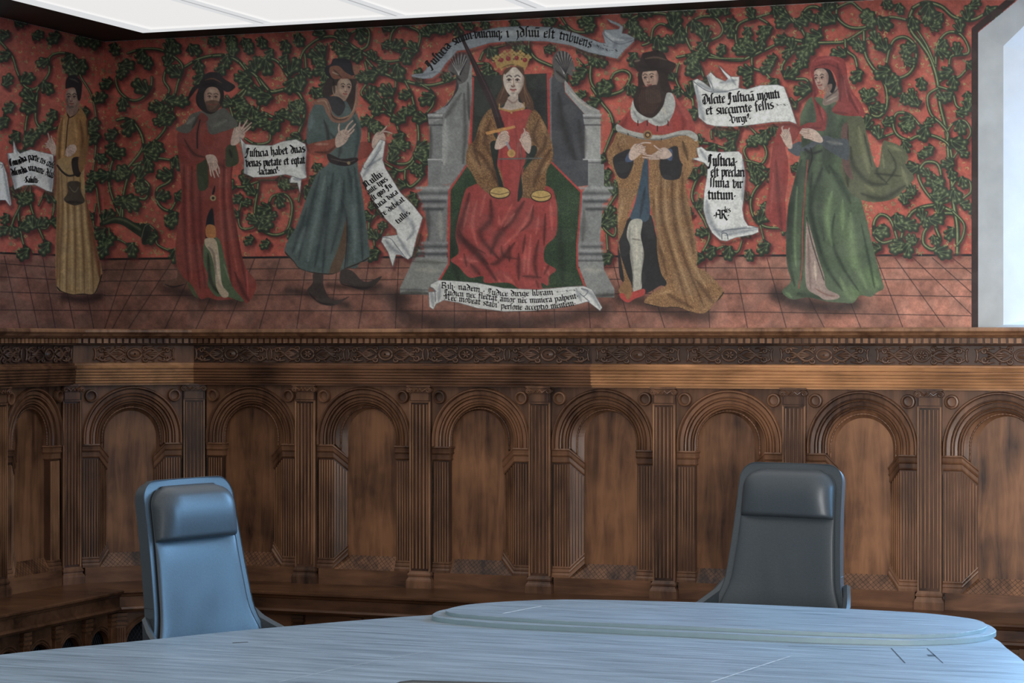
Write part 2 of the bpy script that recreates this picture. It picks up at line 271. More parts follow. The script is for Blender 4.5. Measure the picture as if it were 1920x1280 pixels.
# ---------------------------------------------------------------- lettering with a broad nib
MI = lambda x: [[(x - .1, .94), (x, .84), (x, .16), (x + .1, .06)]]
GL = {'j': (.32, [[(.02, .94), (.14, .84), (.14, -.1), (-.04, -.4)]]), 'i': (.3, MI(.12)), 'n': (.62, MI(.12) + [[(.1, .8), (.34, .98), (.44, .86), (.44, .16), (.54, .06)]]),
 'm': (.94, MI(.12) + [[(.1, .8), (.34, .98), (.44, .86), (.44, .16), (.5, .1)], [(.42, .8), (.66, .98), (.76, .86), (.76, .16), (.86, .06)]]),
 'u': (.62, [[(.02, .94), (.12, .84), (.12, .18), (.24, .04), (.44, .2)], [(.36, .94), (.44, .84), (.44, .16), (.54, .06)]]),
 'a': (.6, [[(.1, .84), (.28, .98), (.42, .84), (.42, .16), (.52, .06)], [(.42, .56), (.12, .46), (.1, .18), (.22, .04), (.42, .2)]]),
 'c': (.46, [[(.4, .84), (.28, .98), (.1, .82), (.1, .18), (.24, .03), (.42, .16)]]), 'e': (.5, [[(.12, .5), (.42, .64), (.4, .84), (.28, .98), (.1, .82), (.1, .18), (.24, .03), (.44, .16)]]),
 'o': (.6, [[(.1, .82), (.28, .98), (.46, .82), (.46, .2), (.28, .02), (.1, .18), (.1, .82)]]), 'r': (.44, MI(.12) + [[(.12, .78), (.3, .98), (.4, .86)]]),
 't': (.42, [[(.14, 1.2), (.14, .18), (.26, .04), (.38, .14)], [(.0, .92), (.36, .92)]]), 'b': (.6, [[(.1, 1.55), (.1, .18), (.28, .02), (.46, .2), (.46, .8), (.32, .96), (.12, .8)]]),
 'd': (.6, [[(.0, 1.5), (.46, 1.0), (.46, .18), (.28, .02), (.1, .18), (.1, .7), (.26, .86), (.44, .72)]]), 'l': (.3, [[(.12, 1.55), (.12, .16), (.22, .06)]]),
 'h': (.62, [[(.12, 1.55), (.12, .08)], [(.12, .78), (.34, .98), (.46, .84), (.46, .1), (.32, -.2)]]), 's': (.5, [[(.42, .88), (.26, .98), (.1, .82), (.14, .58), (.42, .42), (.44, .18), (.28, .02), (.08, .14)]]),
 'f': (.42, [[(.42, 1.4), (.28, 1.55), (.14, 1.36), (.14, -.1)], [(.0, .92), (.36, .92)]]), '|': (.36, [[(.4, 1.4), (.26, 1.55), (.14, 1.36), (.14, .02)]]),
 'p': (.6, [[(.02, .94), (.12, .84), (.12, -.5)], [(.12, .8), (.32, .98), (.48, .82), (.48, .2), (.3, .02), (.12, .16)]]),
 'q': (.6, [[(.46, .82), (.28, .98), (.1, .82), (.1, .2), (.26, .02), (.46, .2)], [(.46, .94), (.46, -.5)]]), 'v': (.56, [[(.0, 1.2), (.12, .9), (.12, .2), (.26, .02), (.44, .2), (.44, .84), (.3, .98), (.14, .84)]]),
 'x': (.48, [[(.04, .9), (.42, .06)], [(.42, .92), (.06, .04)]]), 'y': (.6, [[(.02, .94), (.12, .84), (.12, .18), (.26, .04), (.44, .2)], [(.44, .94), (.44, .1), (.2, -.45)]]),
 'g': (.6, [[(.46, .82), (.28, .98), (.1, .82), (.1, .24), (.26, .08), (.46, .24)], [(.46, .94), (.46, -.2), (.24, -.45), (.06, -.3)]]), ';': (.3, [[(.12, .8), (.18, .74)], [(.14, .2), (.08, -.2)]]),
 'J': (.66, [[(.0, 1.2), (.2, 1.42), (.5, 1.3)], [(.34, 1.4), (.3, .3), (.12, -.3), (-.1, -.1)], [(.14, 1.2), (.1, .5)]]), 'N': (1.0, [[(.1, 1.3), (.1, .2), (-.1, -.1)], [(.1, 1.1), (.4, 1.4), (.6, 1.2), (.6, .2), (.8, .04)], [(.3, 1.2), (.3, .2)]]),
 'D': (.9, [[(.0, 1.4), (.5, 1.5), (.76, 1.1), (.76, .4), (.4, .02), (.1, .3), (.1, .8), (.3, 1.1)], [(.36, 1.2), (.36, .2)]]), 'C': (.8, [[(.66, 1.3), (.36, 1.5), (.1, 1.1), (.1, .4), (.4, .02), (.7, .2)], [(.36, 1.3), (.36, .3)]]),
 'A': (.8, [[(.0, .04), (.1, .3), (.1, 1.1), (.3, 1.4), (.62, 1.3), (.62, .16), (.74, .04)], [(.1, .7), (.6, .7)]]), 'R': (.8, [[(.1, 1.35), (.1, .04)], [(.0, 1.3), (.4, 1.4), (.56, 1.1), (.3, .75), (.1, .8)], [(.3, .75), (.5, .2), (.8, -.2)]]),
 'S': (.8, [[(.7, 1.3), (.4, 1.5), (.1, 1.25), (.2, .9), (.6, .6), (.66, .25), (.3, .0), (.0, .2)], [(.3, 1.4), (.3, .1)]]), 'B': (.9, [[(.1, 1.5), (.1, .1)], [(.0, 1.4), (.5, 1.5), (.6, 1.1), (.2, .8), (.66, .6), (.66, .15), (.3, .0), (.0, .2)]]),
 'V': (.8, [[(-.1, 1.6), (.14, 1.1), (.14, .2), (.34, .0), (.6, .25), (.6, .9), (.4, 1.1), (.2, .9)]]), '.': (.3, [[(.12, .55), (.18, .49)]]), '-': (.4, [[(.05, .5), (.35, .56)]]),
 '~': (.0, [[(-.5, 1.3), (-.1, 1.36)]]), "'": (.24, [[(.12, 1.5), (.06, 1.2)]]), '9': (.34, [[(.3, 1.1), (.16, 1.0), (.1, 1.3), (.24, 1.42), (.3, 1.1), (.16, .7)]]), ' ': (.42, []), '*': (.6, [[(.1, .3), (.5, .7)], [(.1, .7), (.5, .3)], [(.3, .1), (.3, .9)]])}
def text(s, path, h, scroll, nib=.25):
    """one written line: path = baseline in photo coordinates, h = x-height; fitted to the path's length"""
    TEXTS.append((s, spline(pts(path), False, 8), h * _t[2] * 1.12, scroll, nib))
def text_quads():
    """the pen strokes as little quads in painting coordinates, by scroll"""
    out = {}
    for li, (s, P, h, sc, nib) in enumerate(TEXTS):
        d = np.hypot(*np.diff(P, axis=0).T); L = np.concatenate([[0], np.cumsum(d)]); wid = sum(GL[c][0] for c in s); kx = L[-1] / wid; x = 0
        def at(u, v):
            q = min(max(u, 0), L[-1] - 1e-3); i = int(np.searchsorted(L, q, 'right')) - 1; i = min(i, len(d) - 1); t = (P[i + 1] - P[i]) / d[i]
            b = P[i] + t * (u - L[i]); return b + np.array([t[1], -t[0]]) * v
        for c in s:
            w, sts = GL[c]
            for st in sts:
                for (a, b), (c_, d_) in zip(st[:-1], st[1:]):
                    n = nib * h * .5; p0 = at((x + a) * kx, b * h); p1 = at((x + c_) * kx, d_ * h); nv = np.array([n * .9, -n * .75]); mv = np.array([.22, .3])
                    q = [p0 - nv - mv, p0 + nv - mv, p1 + nv + mv, p1 - nv + mv]
                    ar = sum(q[i][0] * q[(i + 1) % 4][1] - q[(i + 1) % 4][0] * q[i][1] for i in range(4))
                    if abs(ar) < .8 * n: q = [p0 - nv, p0 + nv * .9 + [.35, .3], p1 + nv + [.35, .3], p1 - nv]; ar = sum(q[i][0] * q[(i + 1) % 4][1] - q[(i + 1) % 4][0] * q[i][1] for i in range(4))
                    out.setdefault((sc, li), []).append(q if ar < 0 else q[::-1])
            x += w
    return out
# ---------------------------------------------------------------- the painted people, throne and scrolls
PARTS = {1: ('painted_figure', 'figure in a long yellow gown with a dark cap and a belt purse'), 2: ('painted_figure', 'bearded figure in a long red gown with a grey shoulder cape'),
 3: ('painted_figure', 'striding figure in a blue-green tunic with a turban hat and pointed shoes'), 4: ('painted_throne', 'grey stone throne with green hanging and lion knobs'),
 5: ('painted_figure', 'crowned seated woman holding a sword and a pair of scales'), 6: ('painted_figure', 'bearded king in a gold mantle with a fur collar'),
 7: ('painted_figure', 'figure in a wide green gown with a red hood'), 11: ('painted_scroll', 'white scroll beside the yellow-gowned figure'),
 12: ('painted_scroll', 'white scroll between the red-gowned and the blue-green figures'), 13: ('painted_scroll', 'slanting white scroll hanging from a raised hand'),
 14: ('painted_scroll', 'curved grey scroll arching over the crown'), 15: ('painted_scroll', 'wide white scroll with three lines near the red hood'),
 16: ('painted_scroll', 'tall white scroll with a rolled lower end'), 17: ('painted_scroll', 'long white scroll below the throne'), 10: ('painted_scroll', 'rolled scroll end at the far left')}
def face(x, y, r, an=0, tone=SK, turn=0, brow=INK):
    """a painted face: x y centre in tile units, r half height (photo px), turn -1..1 where it looks"""
    cx, cy = x * _t[2] + _t[0], y * _t[2] + _t[1]; w = r * .72; ca, sa = math.cos(math.radians(an)), math.sin(math.radians(an))
    def q(a, b): a *= w; b *= r; return [cx + a * ca - b * sa, cy + a * sa + b * ca]
    o = [q(a, b) for a, b in ((0, -1), (.62, -.86), (.98, -.4), (.96, .12), (.72, .6), (.34, .96), (0, 1.04), (-.34, .96), (-.72, .6), (-.96, .12), (-.98, -.4), (-.62, -.86))]
    F(o, tone, cl=1); dk([q(.95 if turn <= 0 else -.95, -.6), q(.9 if turn <= 0 else -.9, .5), q(.3, 1)], r * .4, .4, (90, 60, 50)); lt([q(-.1, -.7), q(.1 + turn * .3, -.5)], r * .5, .35)
    t = turn * .3
    for s in (-1, 1):
        ex = t + s * .4
        S([q(ex - .24, -.34), q(ex, -.44), q(ex + .24, -.34)], brow, r * .07 + .4, .6); S([q(ex - .18, -.12), q(ex, -.2), q(ex + .18, -.12)], (60, 40, 36), r * .06 + .5, .85)
        S([q(ex - .1, -.08), q(ex + .1, -.08)], (206, 190, 172), r * .08, .5); S([q(ex + turn * .06, -.1)], (36, 28, 28), r * .13 + .3, .9); S([q(ex - .16, .04), q(ex + .16, .04)], (120, 80, 70), r * .06, .5)
    nt = t + turn * .12
    S([q(t, -.2), q(nt + .06, .25)], (150, 108, 94), r * .08 + .3, .6); S([q(nt - .14, .3), q(nt, .36), q(nt + .14, .3)], (110, 66, 58), r * .09 + .3, .75)
    S([q(t - .24, .55), q(t, .58), q(t + .24, .55)], (140, 52, 50), r * .1 + .4, .8); S([q(t - .12, .68), q(t + .12, .68)], (190, 110, 100), r * .1, .5); dk([q(t - .2, .8), q(t + .2, .8)], r * .1, .25)
    lt([q(nt - .06, -.1), q(nt - .06, .2)], r * .12, .45); _clip[0] = None
def hand(s, base, fingers, w=3.2, tone=SK):
    """palm polygon and finger strokes"""
    F(s, tone)
    for f in fingers:
        S(f, (120, 84, 72), w + 1.2, .8, 0, (1, .8, .7), sid=True); S(f, tone, w, 1, 0, (1, .85, .6), sid=True)
def scrollrim(s, w=1.3): S(s, (90, 96, 104), w, .8)
def fig_yellow():
    _id[0] = 1; Y = (168, 122, 62)
    T(0, 0, 1); S("120 556 150 562 186 556", (40, 26, 24), 16, .7, 1)
    T(0, 0); hand("370 1040 400 1050 430 1140 400 1170 370 1120 345 1090", 0, ("375 1060 360 1000", "362 1080 340 1075", "365 1100 342 1110", "395 1070 385 1020"), 2.6)
    F("500 830 440 940 425 1060 410 1300 418 1500 600 1500 640 1200 665 1110 660 960 640 860 590 800 540 820", Y, cl=1)
    dk("470 880 450 1050 440 1280", 7, .6, (90, 56, 26)); dk("600 900 620 1060 600 1280", 8, .6, (90, 56, 26)); lt("480 900 470 1100 465 1280", 6, .5, (226, 176, 96)); dk("650 900 668 1060 640 1200", 9, .7, (60, 36, 20)); lt("560 900 575 1050", 6, .5, (220, 168, 90))
    S("505 860 515 880 505 960 490 1160", (44, 28, 22), 1.8); S("500 830 520 880 560 860 590 820", (34, 24, 26), 2)
    T(0, 300); F("430 0 425 120 425 400 415 700 425 950 460 985 540 1010 620 1005 710 1000 745 930 768 850 730 680 690 480 640 250 610 0", (178, 142, 84), cl=1)
    for x in (470, 510, 560, 610, 660, 700): dk(f"{x-10} 100 {x} 400 {x+(x-540)//4} 700 {x+(x-540)//3} 1000", 6, .5, (96, 62, 34))
    for x in (495, 540, 590, 640): lt(f"{x-10} 300 {x} 500 {x+(x-540)//4} 740 {x+(x-540)//3} 980", 6, .5, (224, 190, 122))
    dk("440 60 435 500 425 940", 8, .6, (110, 66, 26)); dk("640 260 700 560 750 880", 12, .75, (110, 56, 34)); S("425 950 460 985 540 1010 620 1005 710 1000 765 860", (30, 26, 26), 2.4)
    _clip[0] = None; F("540 -10 610 -10 600 120 550 100", (40, 32, 30)); F("590 -20 660 -180 668 -150 640 40 600 90", (140, 96, 46)); S("430 40 470 90 520 118 600 100", (36, 30, 28), 3.6, sid=True)
    F("510 165 600 165 605 230 635 300 620 325 560 340 500 320 480 290 510 240", (70, 60, 46), cl=1); lt("520 200 560 240 590 200", 2, .7, (150, 140, 110)); dk("490 310 620 320", 5, .6); _clip[0] = None
    T(0, 0); hand("520 1090 560 1085 575 1120 545 1160 505 1175 490 1130", 0, ("505 1110 490 1165", "525 1130 515 1170", "545 1140 535 1165"), 2.6)
    F("500 790 505 850 540 870 585 830 590 740", (150, 118, 100)); face(545, 735, 19, 0, (160, 130, 110), -.5); S("500 745 515 800 545 800", (86, 72, 66), 5, .7, 1)
    F("490 660 495 600 520 570 570 575 612 610 615 660 605 740 585 750 560 660 500 665", (30, 28, 32)); lt("520 590 560 600 590 620", 3, .25)
def fig_red():
    _id[0] = 2; R = (142, 58, 46)
    T(0, 300); S("1240 960 1400 1000 1650 1060 1800 1060", (36, 24, 22), 24, .6, 1)
    F("1320 640 1330 860 1300 890 1230 910 1225 945 1290 950 1390 930 1410 800 1380 640", (104, 70, 54)); dk("1235 930 1300 950 1390 930", 3, .8); F("1330 640 1400 640 1500 900 1560 960 1640 1040 1540 1030 1470 1030 1420 960 1370 800", (76, 84, 50), cl=1); dk("1380 700 1440 900 1520 1000", 8, .6); lt("1450 900 1470 1000", 4, .4, (150, 150, 90)); _clip[0] = None
    T(0, 0); F("1340 980 1330 1100 1350 1260 1360 1480 1320 1800 1320 1960 1360 2060 1440 2140 1500 2240 1560 2230 1640 2250 1800 2240 1860 2270 1925 2130 1840 2000 1800 1840 1760 1600 1740 1440 1740 1300 1770 1120 1760 960 1640 900 1480 880", R, cl=1)
    T(0, 300)
    for x, b in ((1380, 1400), (1440, 1480), (1500, 1520), (1680, 1720), (1740, 1830)): dk(f"{x} 0 {x} 300 {(x+b)//2} 600 {b+20} 960", 9, .5, (74, 26, 24))
    for x, b in ((1410, 1430), (1650, 1690), (1700, 1780)): lt(f"{x} 40 {x} 300 {(x+b)//2} 600 {b+10} 900", 7, .35, (206, 104, 82))
    dk("1560 60 1640 40 1700 60", 12, .5, (60, 24, 22)); lt("1850 820 1860 1020", 4, .6, (214, 80, 70)); dk("1760 840 1830 1000 1870 1060", 9, .6, (60, 24, 24)); lt("1480 600 1520 760 1560 900", 5, .3, (200, 90, 70)); _clip[0] = None
    F("1540 590 1525 760 1560 860 1560 940 1620 1020 1690 1020 1830 1060 1740 940 1690 760 1640 590", (84, 104, 70), cl=1); dk("1560 700 1580 900 1640 1000", 8, .6); lt("1680 780 1720 900", 4, .5, (150, 160, 120)); _clip[0] = None
    F("1590 360 1550 440 1545 600 1610 600 1605 440", (24, 28, 38)); F("1550 490 1610 495 1615 580 1548 575", (186, 118, 54)); F("1540 590 1615 595 1640 700 1655 850 1670 940 1715 1000 1700 1030 1660 1020 1620 940 1610 820 1580 700 1540 640", (190, 170, 140), cl=1); dk("1560 650 1600 700 1620 860", 5, .5, (90, 74, 60)); lt("1620 700 1640 860 1670 960", 4, .5); _clip[0] = None
    F("1610 190 1590 250 1600 260 1612 230", (22, 22, 30)); S("1598 285", (170, 150, 100), 11); S("1598 285", (40, 36, 30), 5)
    T(0, 0); F("1480 1210 1540 1180 1560 1260 1560 1400 1500 1430 1480 1360", (58, 68, 42)); F("1700 1100 1760 1080 1790 1180 1780 1230 1700 1250 1690 1160", (58, 66, 40)); dk("1720 1120 1740 1180", 6, .8)
    F("1340 980 1400 960 1540 1100 1560 1170 1480 1230 1380 1240 1340 1150", (134, 54, 44), cl=1); dk("1380 1040 1450 1150 1540 1180", 6, .5); lt("1370 1100 1430 1190", 6, .3, (200, 90, 76)); _clip[0] = None
    hand("1545 1165 1600 1160 1630 1200 1625 1270 1580 1270 1550 1200", 0, ("1580 1230 1600 1300 1610 1330", "1600 1230 1625 1290 1640 1325", "1570 1230 1580 1300 1585 1320", "1615 1210 1640 1260 1645 1300"), 3)
    hand("1730 1080 1745 1000 1780 950 1830 960 1835 1020 1790 1070 1760 1090", 0, ("1790 970 1800 920", "1810 970 1855 900", "1820 980 1885 920", "1825 1000 1880 950", "1750 1000 1760 960"), 3)
    F("1430 860 1390 920 1320 970 1400 1000 1450 960 1530 860 1570 1000 1660 990 1780 940 1740 870 1680 810 1600 840 1520 830", (92, 92, 84), cl=1); lt("1400 930 1460 880", 8, .25); lt("1600 950 1700 900", 9, .3, (170, 176, 150)); dk("1500 860 1440 960", 7, .5); _clip[0] = None
    F("1500 850 1470 960 1475 1100 1490 1100 1500 960 1560 900 1540 860", (120, 50, 42)); S("1500 900 1480 1000 1480 1110", (20, 20, 24), 2.2)
    F("1500 640 1410 750 1440 660 1520 620 1640 600 1680 700 1660 790 1600 850 1540 845 1480 790 1470 720", (32, 28, 28)); face(1590, 735, 21, 3, (172, 132, 108), .2); F("1540 770 1560 755 1600 750 1640 760 1650 800 1610 838 1560 830", (88, 62, 46), a=.85); S("1560 780 1600 785 1630 778", (130, 60, 50), 1.6)
    F("1490 650 1510 600 1560 545 1640 545 1680 590 1760 640 1750 670 1700 690 1620 640 1560 650 1500 690", (38, 32, 34), cl=1); lt("1540 600 1600 590 1660 620", 2.5, .7, (150, 96, 56)); dk("1520 640 1600 630 1690 670", 4, .7); _clip[0] = None
def fig_tunic():
    _id[0] = 3; G = (82, 100, 96)
    T(400, 300); S("560 980 700 1000 1000 1085", (40, 26, 22), 15, .7, 1); S("860 940 1150 960 1250 940", (40, 26, 22), 13, .6, 1)
    F("750 850 745 920 705 970 715 1010 760 1020 800 1070 860 1092 920 1085 1025 1020 960 1045 900 1050 860 1020 825 930 820 850", (62, 50, 46)); F("960 820 950 920 1000 930 1080 965 1140 975 1200 950 1265 870 1170 910 1110 900 1040 830", (62, 50, 46)); dk("720 1000 800 1070 900 1080", 4, .8); dk("960 930 1100 960 1180 950", 4, .8)
    T(400, 0); F("1100 1070 1190 1080 1200 1140 1150 1180 1060 1200", (146, 60, 46))
    F("780 760 720 860 700 1000 705 1080 760 1120 860 1160 860 1230 780 1300 700 1480 620 1700 560 1800 535 1890 600 1960 640 2010 720 2040 800 2055 900 2055 1000 2010 1070 2010 1100 1970 1170 1930 1150 1700 1110 1400 1080 1200 1110 1000 1080 860 1000 760 900 730", G, cl=1)
    for s in ("800 1300 720 1600 640 1950", "900 1300 860 1600 820 2040", "1060 1260 1100 1600 1120 1950", "980 1350 960 1600 880 1900", "960 1500 1010 1700 1000 2000", "700 1560 640 1760 590 1900", "860 1400 820 1700 760 2000", "1010 1260 1040 1400 1060 1560"): dk(s, 10, .5, (34, 44, 48))
    for s in ("840 1320 770 1640 710 1960", "950 1330 920 1600", "1050 1340 1060 1700 1060 1960", "690 1700 620 1900"): lt(s, 11, .32, (150, 172, 166))
    lt("740 860 720 980", 13, .3, (150, 180, 176)); dk("830 900 860 1000 860 1120", 7, .55); dk("1050 880 1090 1000 1060 1180", 10, .5, (24, 40, 44)); dk("880 1000 950 1100 940 1180", 9, .4)
    F("1000 1650 940 1850 880 2000 860 2110 900 2130 930 2100 960 2000 1000 1850", (98, 74, 52), cl=2); S("1000 1630 1002 1800 985 2010", (40, 36, 36), 2, .8); S("535 1890 600 1960 640 2010 720 2040 900 2055 1000 2010 1100 1970 1170 1930", (48, 36, 32), 2.6); _clip[0] = None
    F("720 1080 700 1110 740 1160 850 1160 930 1100 990 1060 960 1000 900 1040 800 1060", (150, 74, 54), cl=1); dk("760 1140 860 1140 920 1090", 6, .5); lt("760 1080 860 1080", 6, .35); _clip[0] = None
    F("855 1150 880 1220 1000 1245 1080 1210 1070 1180 960 1190", (44, 34, 36), cl=1); lt("880 1190 1000 1215 1060 1200", 2, .3); S("1015 1222", (150, 130, 84), 6); _clip[0] = None
    hand("920 1100 915 1040 940 990 990 970 1020 1000 1000 1060 950 1100", 0, ("945 1010 940 960 945 930", "985 990 1010 940 1045 905", "1000 1000 1040 960 1065 930", "1005 1020 1040 990 1055 970", "990 1040 1020 1020"), 3.2)
    hand("1190 1100 1195 1040 1230 990 1280 1000 1290 1050 1260 1090 1220 1120", 0, ("1240 1000 1290 985 1340 1000", "1265 1040 1290 1045", "1260 1060 1288 1068", "1250 1000 1290 960 1300 945"), 3)
    F("830 640 820 700 850 730 930 700 1000 760 1060 860 1075 700 1060 580 880 580", (58, 46, 42)); F("900 640 905 720 960 760 1000 740 1010 680", (166, 134, 112)); F("780 740 860 800 940 870 990 800 960 740 900 720", (52, 52, 56))
    face(980, 660, 19, 6, (178, 146, 122), .75); dk("900 600 910 700", 5, .7)
    F("740 780 790 740 850 740 880 800 900 860 960 880 1030 850 1060 760 1070 640 1085 640 1090 760 1050 860 990 915 900 915 850 850 820 790", (150, 104, 82), cl=1); dk("860 780 900 880 980 895 1050 840", 3, .6); lt("780 760 840 760 880 850", 3, .5, (206, 180, 140)); lt("930 890 1030 860 1075 740", 2.4, .5, (206, 170, 120)); _clip[0] = None
    F("850 560 835 510 880 480 900 440 960 440 1020 450 1045 500 1060 560 1000 570 930 560 900 600", (34, 32, 40)); F("880 500 940 495 990 540 1060 580 1060 590 960 590 900 590 870 540", (130, 78, 56), cl=1); dk("900 520 960 580", 4, .6); lt("890 540 940 560", 3, .5); _clip[0] = None
    F("1045 500 1080 485 1100 510 1085 550 1060 560", (150, 92, 66)); F("1000 560 1060 560 1070 640 1085 760 1040 700", (120, 84, 62), a=.0)
def throne():
    _id[0] = 4; GR = (128, 130, 124)
    T(0, 0, 1); S("745 560 760 590 850 606 1000 606 1130 580", (40, 28, 26), 34, .65, 1); S("700 545 760 560", (40, 28, 26), 26, .55, 1)
    T(760, 0); F("500 570 1070 550 1080 1300 490 1300", (46, 50, 46), 0, cl=1); dk("900 600 920 900", 26, .6, (30, 28, 36)); dk("1000 600 1010 900", 26, .6, (30, 28, 36)); speck((70, 84, 60), .25, 3); _clip[0] = None
    F("500 575 516 580 505 900 498 1100 486 1100 490 800", (176, 56, 50), 0); F("1060 545 1098 545 1095 590 1080 590 1085 1000 1070 1000", (176, 56, 50), 0); F("1080 600 1098 560 1110 1100 1090 1050", (110, 114, 116), 0)
    # left cheek and its scrolled back edge
    F("500 480 500 700 470 1090 455 1260 380 1300 260 1300 270 860 200 850 300 790 370 700 400 600 470 500", (140, 143, 138), 0, cl=1); dk("300 880 340 820 420 700", 10, .3); lt("300 900 290 1250", 14, .5, (206, 208, 200)); dk("440 700 450 1000 430 1250", 10, .35); dk("470 620 480 900", 8, .5); _clip[0] = None
    F("380 560 400 620 390 680 330 770 270 850 190 850 270 820 350 730 380 640", (58, 56, 60)); F("270 850 190 850 180 870 330 780 350 760 300 840", (150, 152, 152))
    # right cheek
    F("1110 560 1180 600 1200 700 1340 850 1360 1000 1360 1300 1250 1300 1100 1190 1098 1000 1095 600", (74, 76, 80), 0, cl=1); dk("1150 700 1200 1000 1300 1250", 18, .35); dk("1300 900 1340 1200", 14, .3); _clip[0] = None
    F("1190 590 1230 640 1290 720 1380 790 1460 830 1460 850 1340 850 1260 760 1200 690", (160, 162, 158), 0, cl=1); lt("1230 680 1320 770 1420 830", 5, .5); _clip[0] = None
    for x0, x1, y0, y1, lit in ((180, 275, 850, 1280, -1), (1345, 1465, 850, 1300, 1)):
        F(f"{x0} {y0} {x1} {y0} {x1} {y1} {x0} {y1}", (132, 135, 132) if lit < 0 else (168, 170, 164), 0, cl=1); dk(f"{x0 if lit > 0 else x0+10} 950 {x0 if lit>0 else x0+10} 1200", 9, .4); _clip[0] = None
        for yy in (855, 1190): F(f"{x0-14} {yy} {x1+8} {yy} {x1-4} {yy+40} {x0+2} {yy+70} {x1-4} {yy+80} {x0-4} {yy+80}", (158, 160, 156), 0); S(f"{x0-10} {yy+30} {x1} {yy+30}", (80, 80, 82), 3, .8, 1); S(f"{x0-4} {yy+82} {x1} {yy+82}", (60, 60, 62), 3, .8, 1); S(f"{x0-8} {yy+8} {x1} {yy+8}", (206, 208, 204), 2.4, .8, 1)
    T(720, 300)   # plinths
    F("330 0 430 0 430 180 480 190 580 70 620 10 610 60 500 190 480 240 470 600 470 760 310 760 300 640 330 560 300 340 250 250 330 190", (128, 131, 128), 0, cl=1)
    dk("330 350 330 600", 14, .35); lt("420 380 430 600", 12, .25); _clip[0] = None; F("430 40 600 30 590 80 480 185 420 180", (140, 143, 140), 0)
    F("1250 0 1530 0 1530 190 1450 200 1300 60", (78, 80, 84), 0); F("1530 30 1650 30 1650 190 1710 260 1640 330 1620 620 1640 760 1450 800 1450 650 1480 250 1530 190", (140, 143, 138), 0, cl=1); dk("1500 380 1490 620", 12, .3); _clip[0] = None
    for x0, x1 in ((245, 490), (1470, 1710)):
        for yy, c in ((210, (170, 172, 168)), (250, (90, 92, 92)), (280, (160, 162, 160)), (310, (70, 72, 76)), (345, (150, 150, 148)), (368, (66, 68, 70))): S(f"{x0+(yy-210)//3} {yy} {x1-(yy-210)//3} {yy}", c, 6.5, .85, 1)
    for x0, x1 in ((240, 480), (1450, 1640)):
        for yy, c in ((622, (150, 152, 150)), (650, (84, 86, 88)), (680, (164, 166, 164)), (705, (74, 76, 80)), (735, (150, 152, 150)), (760, (70, 72, 74))): S(f"{x0+(760-yy)//3} {yy} {x1-6} {yy}", c, 6, .85, 1)
    F("215 730 480 740 475 800 410 900 340 950 330 1010 120 1005 118 960 200 790", (140, 143, 136), 0, cl=1); S("118 968 350 975", (96, 98, 98), 3, .8, 1); dk("118 1000 340 1000", 12, .5); dk("210 760 470 770", 7, .3); lt("230 820 420 830", 14, .25); _clip[0] = None
    F("1450 760 1645 760 1650 820 1730 970 1728 1030 1600 1030 1520 950", (140, 143, 138), 0, cl=1); dk("1560 1020 1730 1010", 10, .5); lt("1500 820 1640 830", 12, .25); _clip[0] = None
    F("620 40 500 210 495 600 480 800 420 900 1000 975 1500 940 1450 800 1450 600 1480 240 1430 190 1250 0 1000 0", (40, 60, 40), 0, cl=1); speck((74, 104, 58), .5, 2.6, 11); dk("560 400 520 700 560 900", 22, .4, (16, 24, 18)); dk("1320 500 1340 900", 18, .35, (16, 24, 18)); _clip[0] = None
    S("625 30 492 225 490 500 485 780 415 900", (190, 58, 52), 3.4, sm=0); S("1240 0 1480 240 1470 400 1448 640 1450 800 1505 945", (190, 58, 52), 3.4, sm=0)
    T(760, 0)   # leaf-and-lion finials
    for cx, cy, m in ((400, 470, 1), (1190, 460, -1)):
        F([[(cx + m * a) / 4 + 760, (cy + b) / 4] for a, b in ((-70, 60), (-90, 80), (-60, -20), (-20, -70), (50, -75), (85, -20), (80, 60), (60, 130), (0, 160), (-20, 90), (-60, 110))], (96, 92, 90), cl=1)
        for k in range(7):
            a = k * .5 - 1.6; S([[(cx) / 4 + 760, (cy + 90) / 4], [(cx + m * 60 * math.sin(a)) / 4 + 760, (cy - 20 - 60 * math.cos(a)) / 4]], (186, 184, 178), 1.4, .7); S([[(cx + 12) / 4 + 760, (cy + 90) / 4], [(cx + m * 60 * math.sin(a + .22)) / 4 + 760, (cy - 20 - 60 * math.cos(a + .22)) / 4]], (40, 38, 40), 1.8, .8)
        dk([[(cx - 60) / 4 + 760, (cy + 70) / 4], [(cx + 20) / 4 + 760, (cy + 140) / 4]], 6, .7); _clip[0] = None
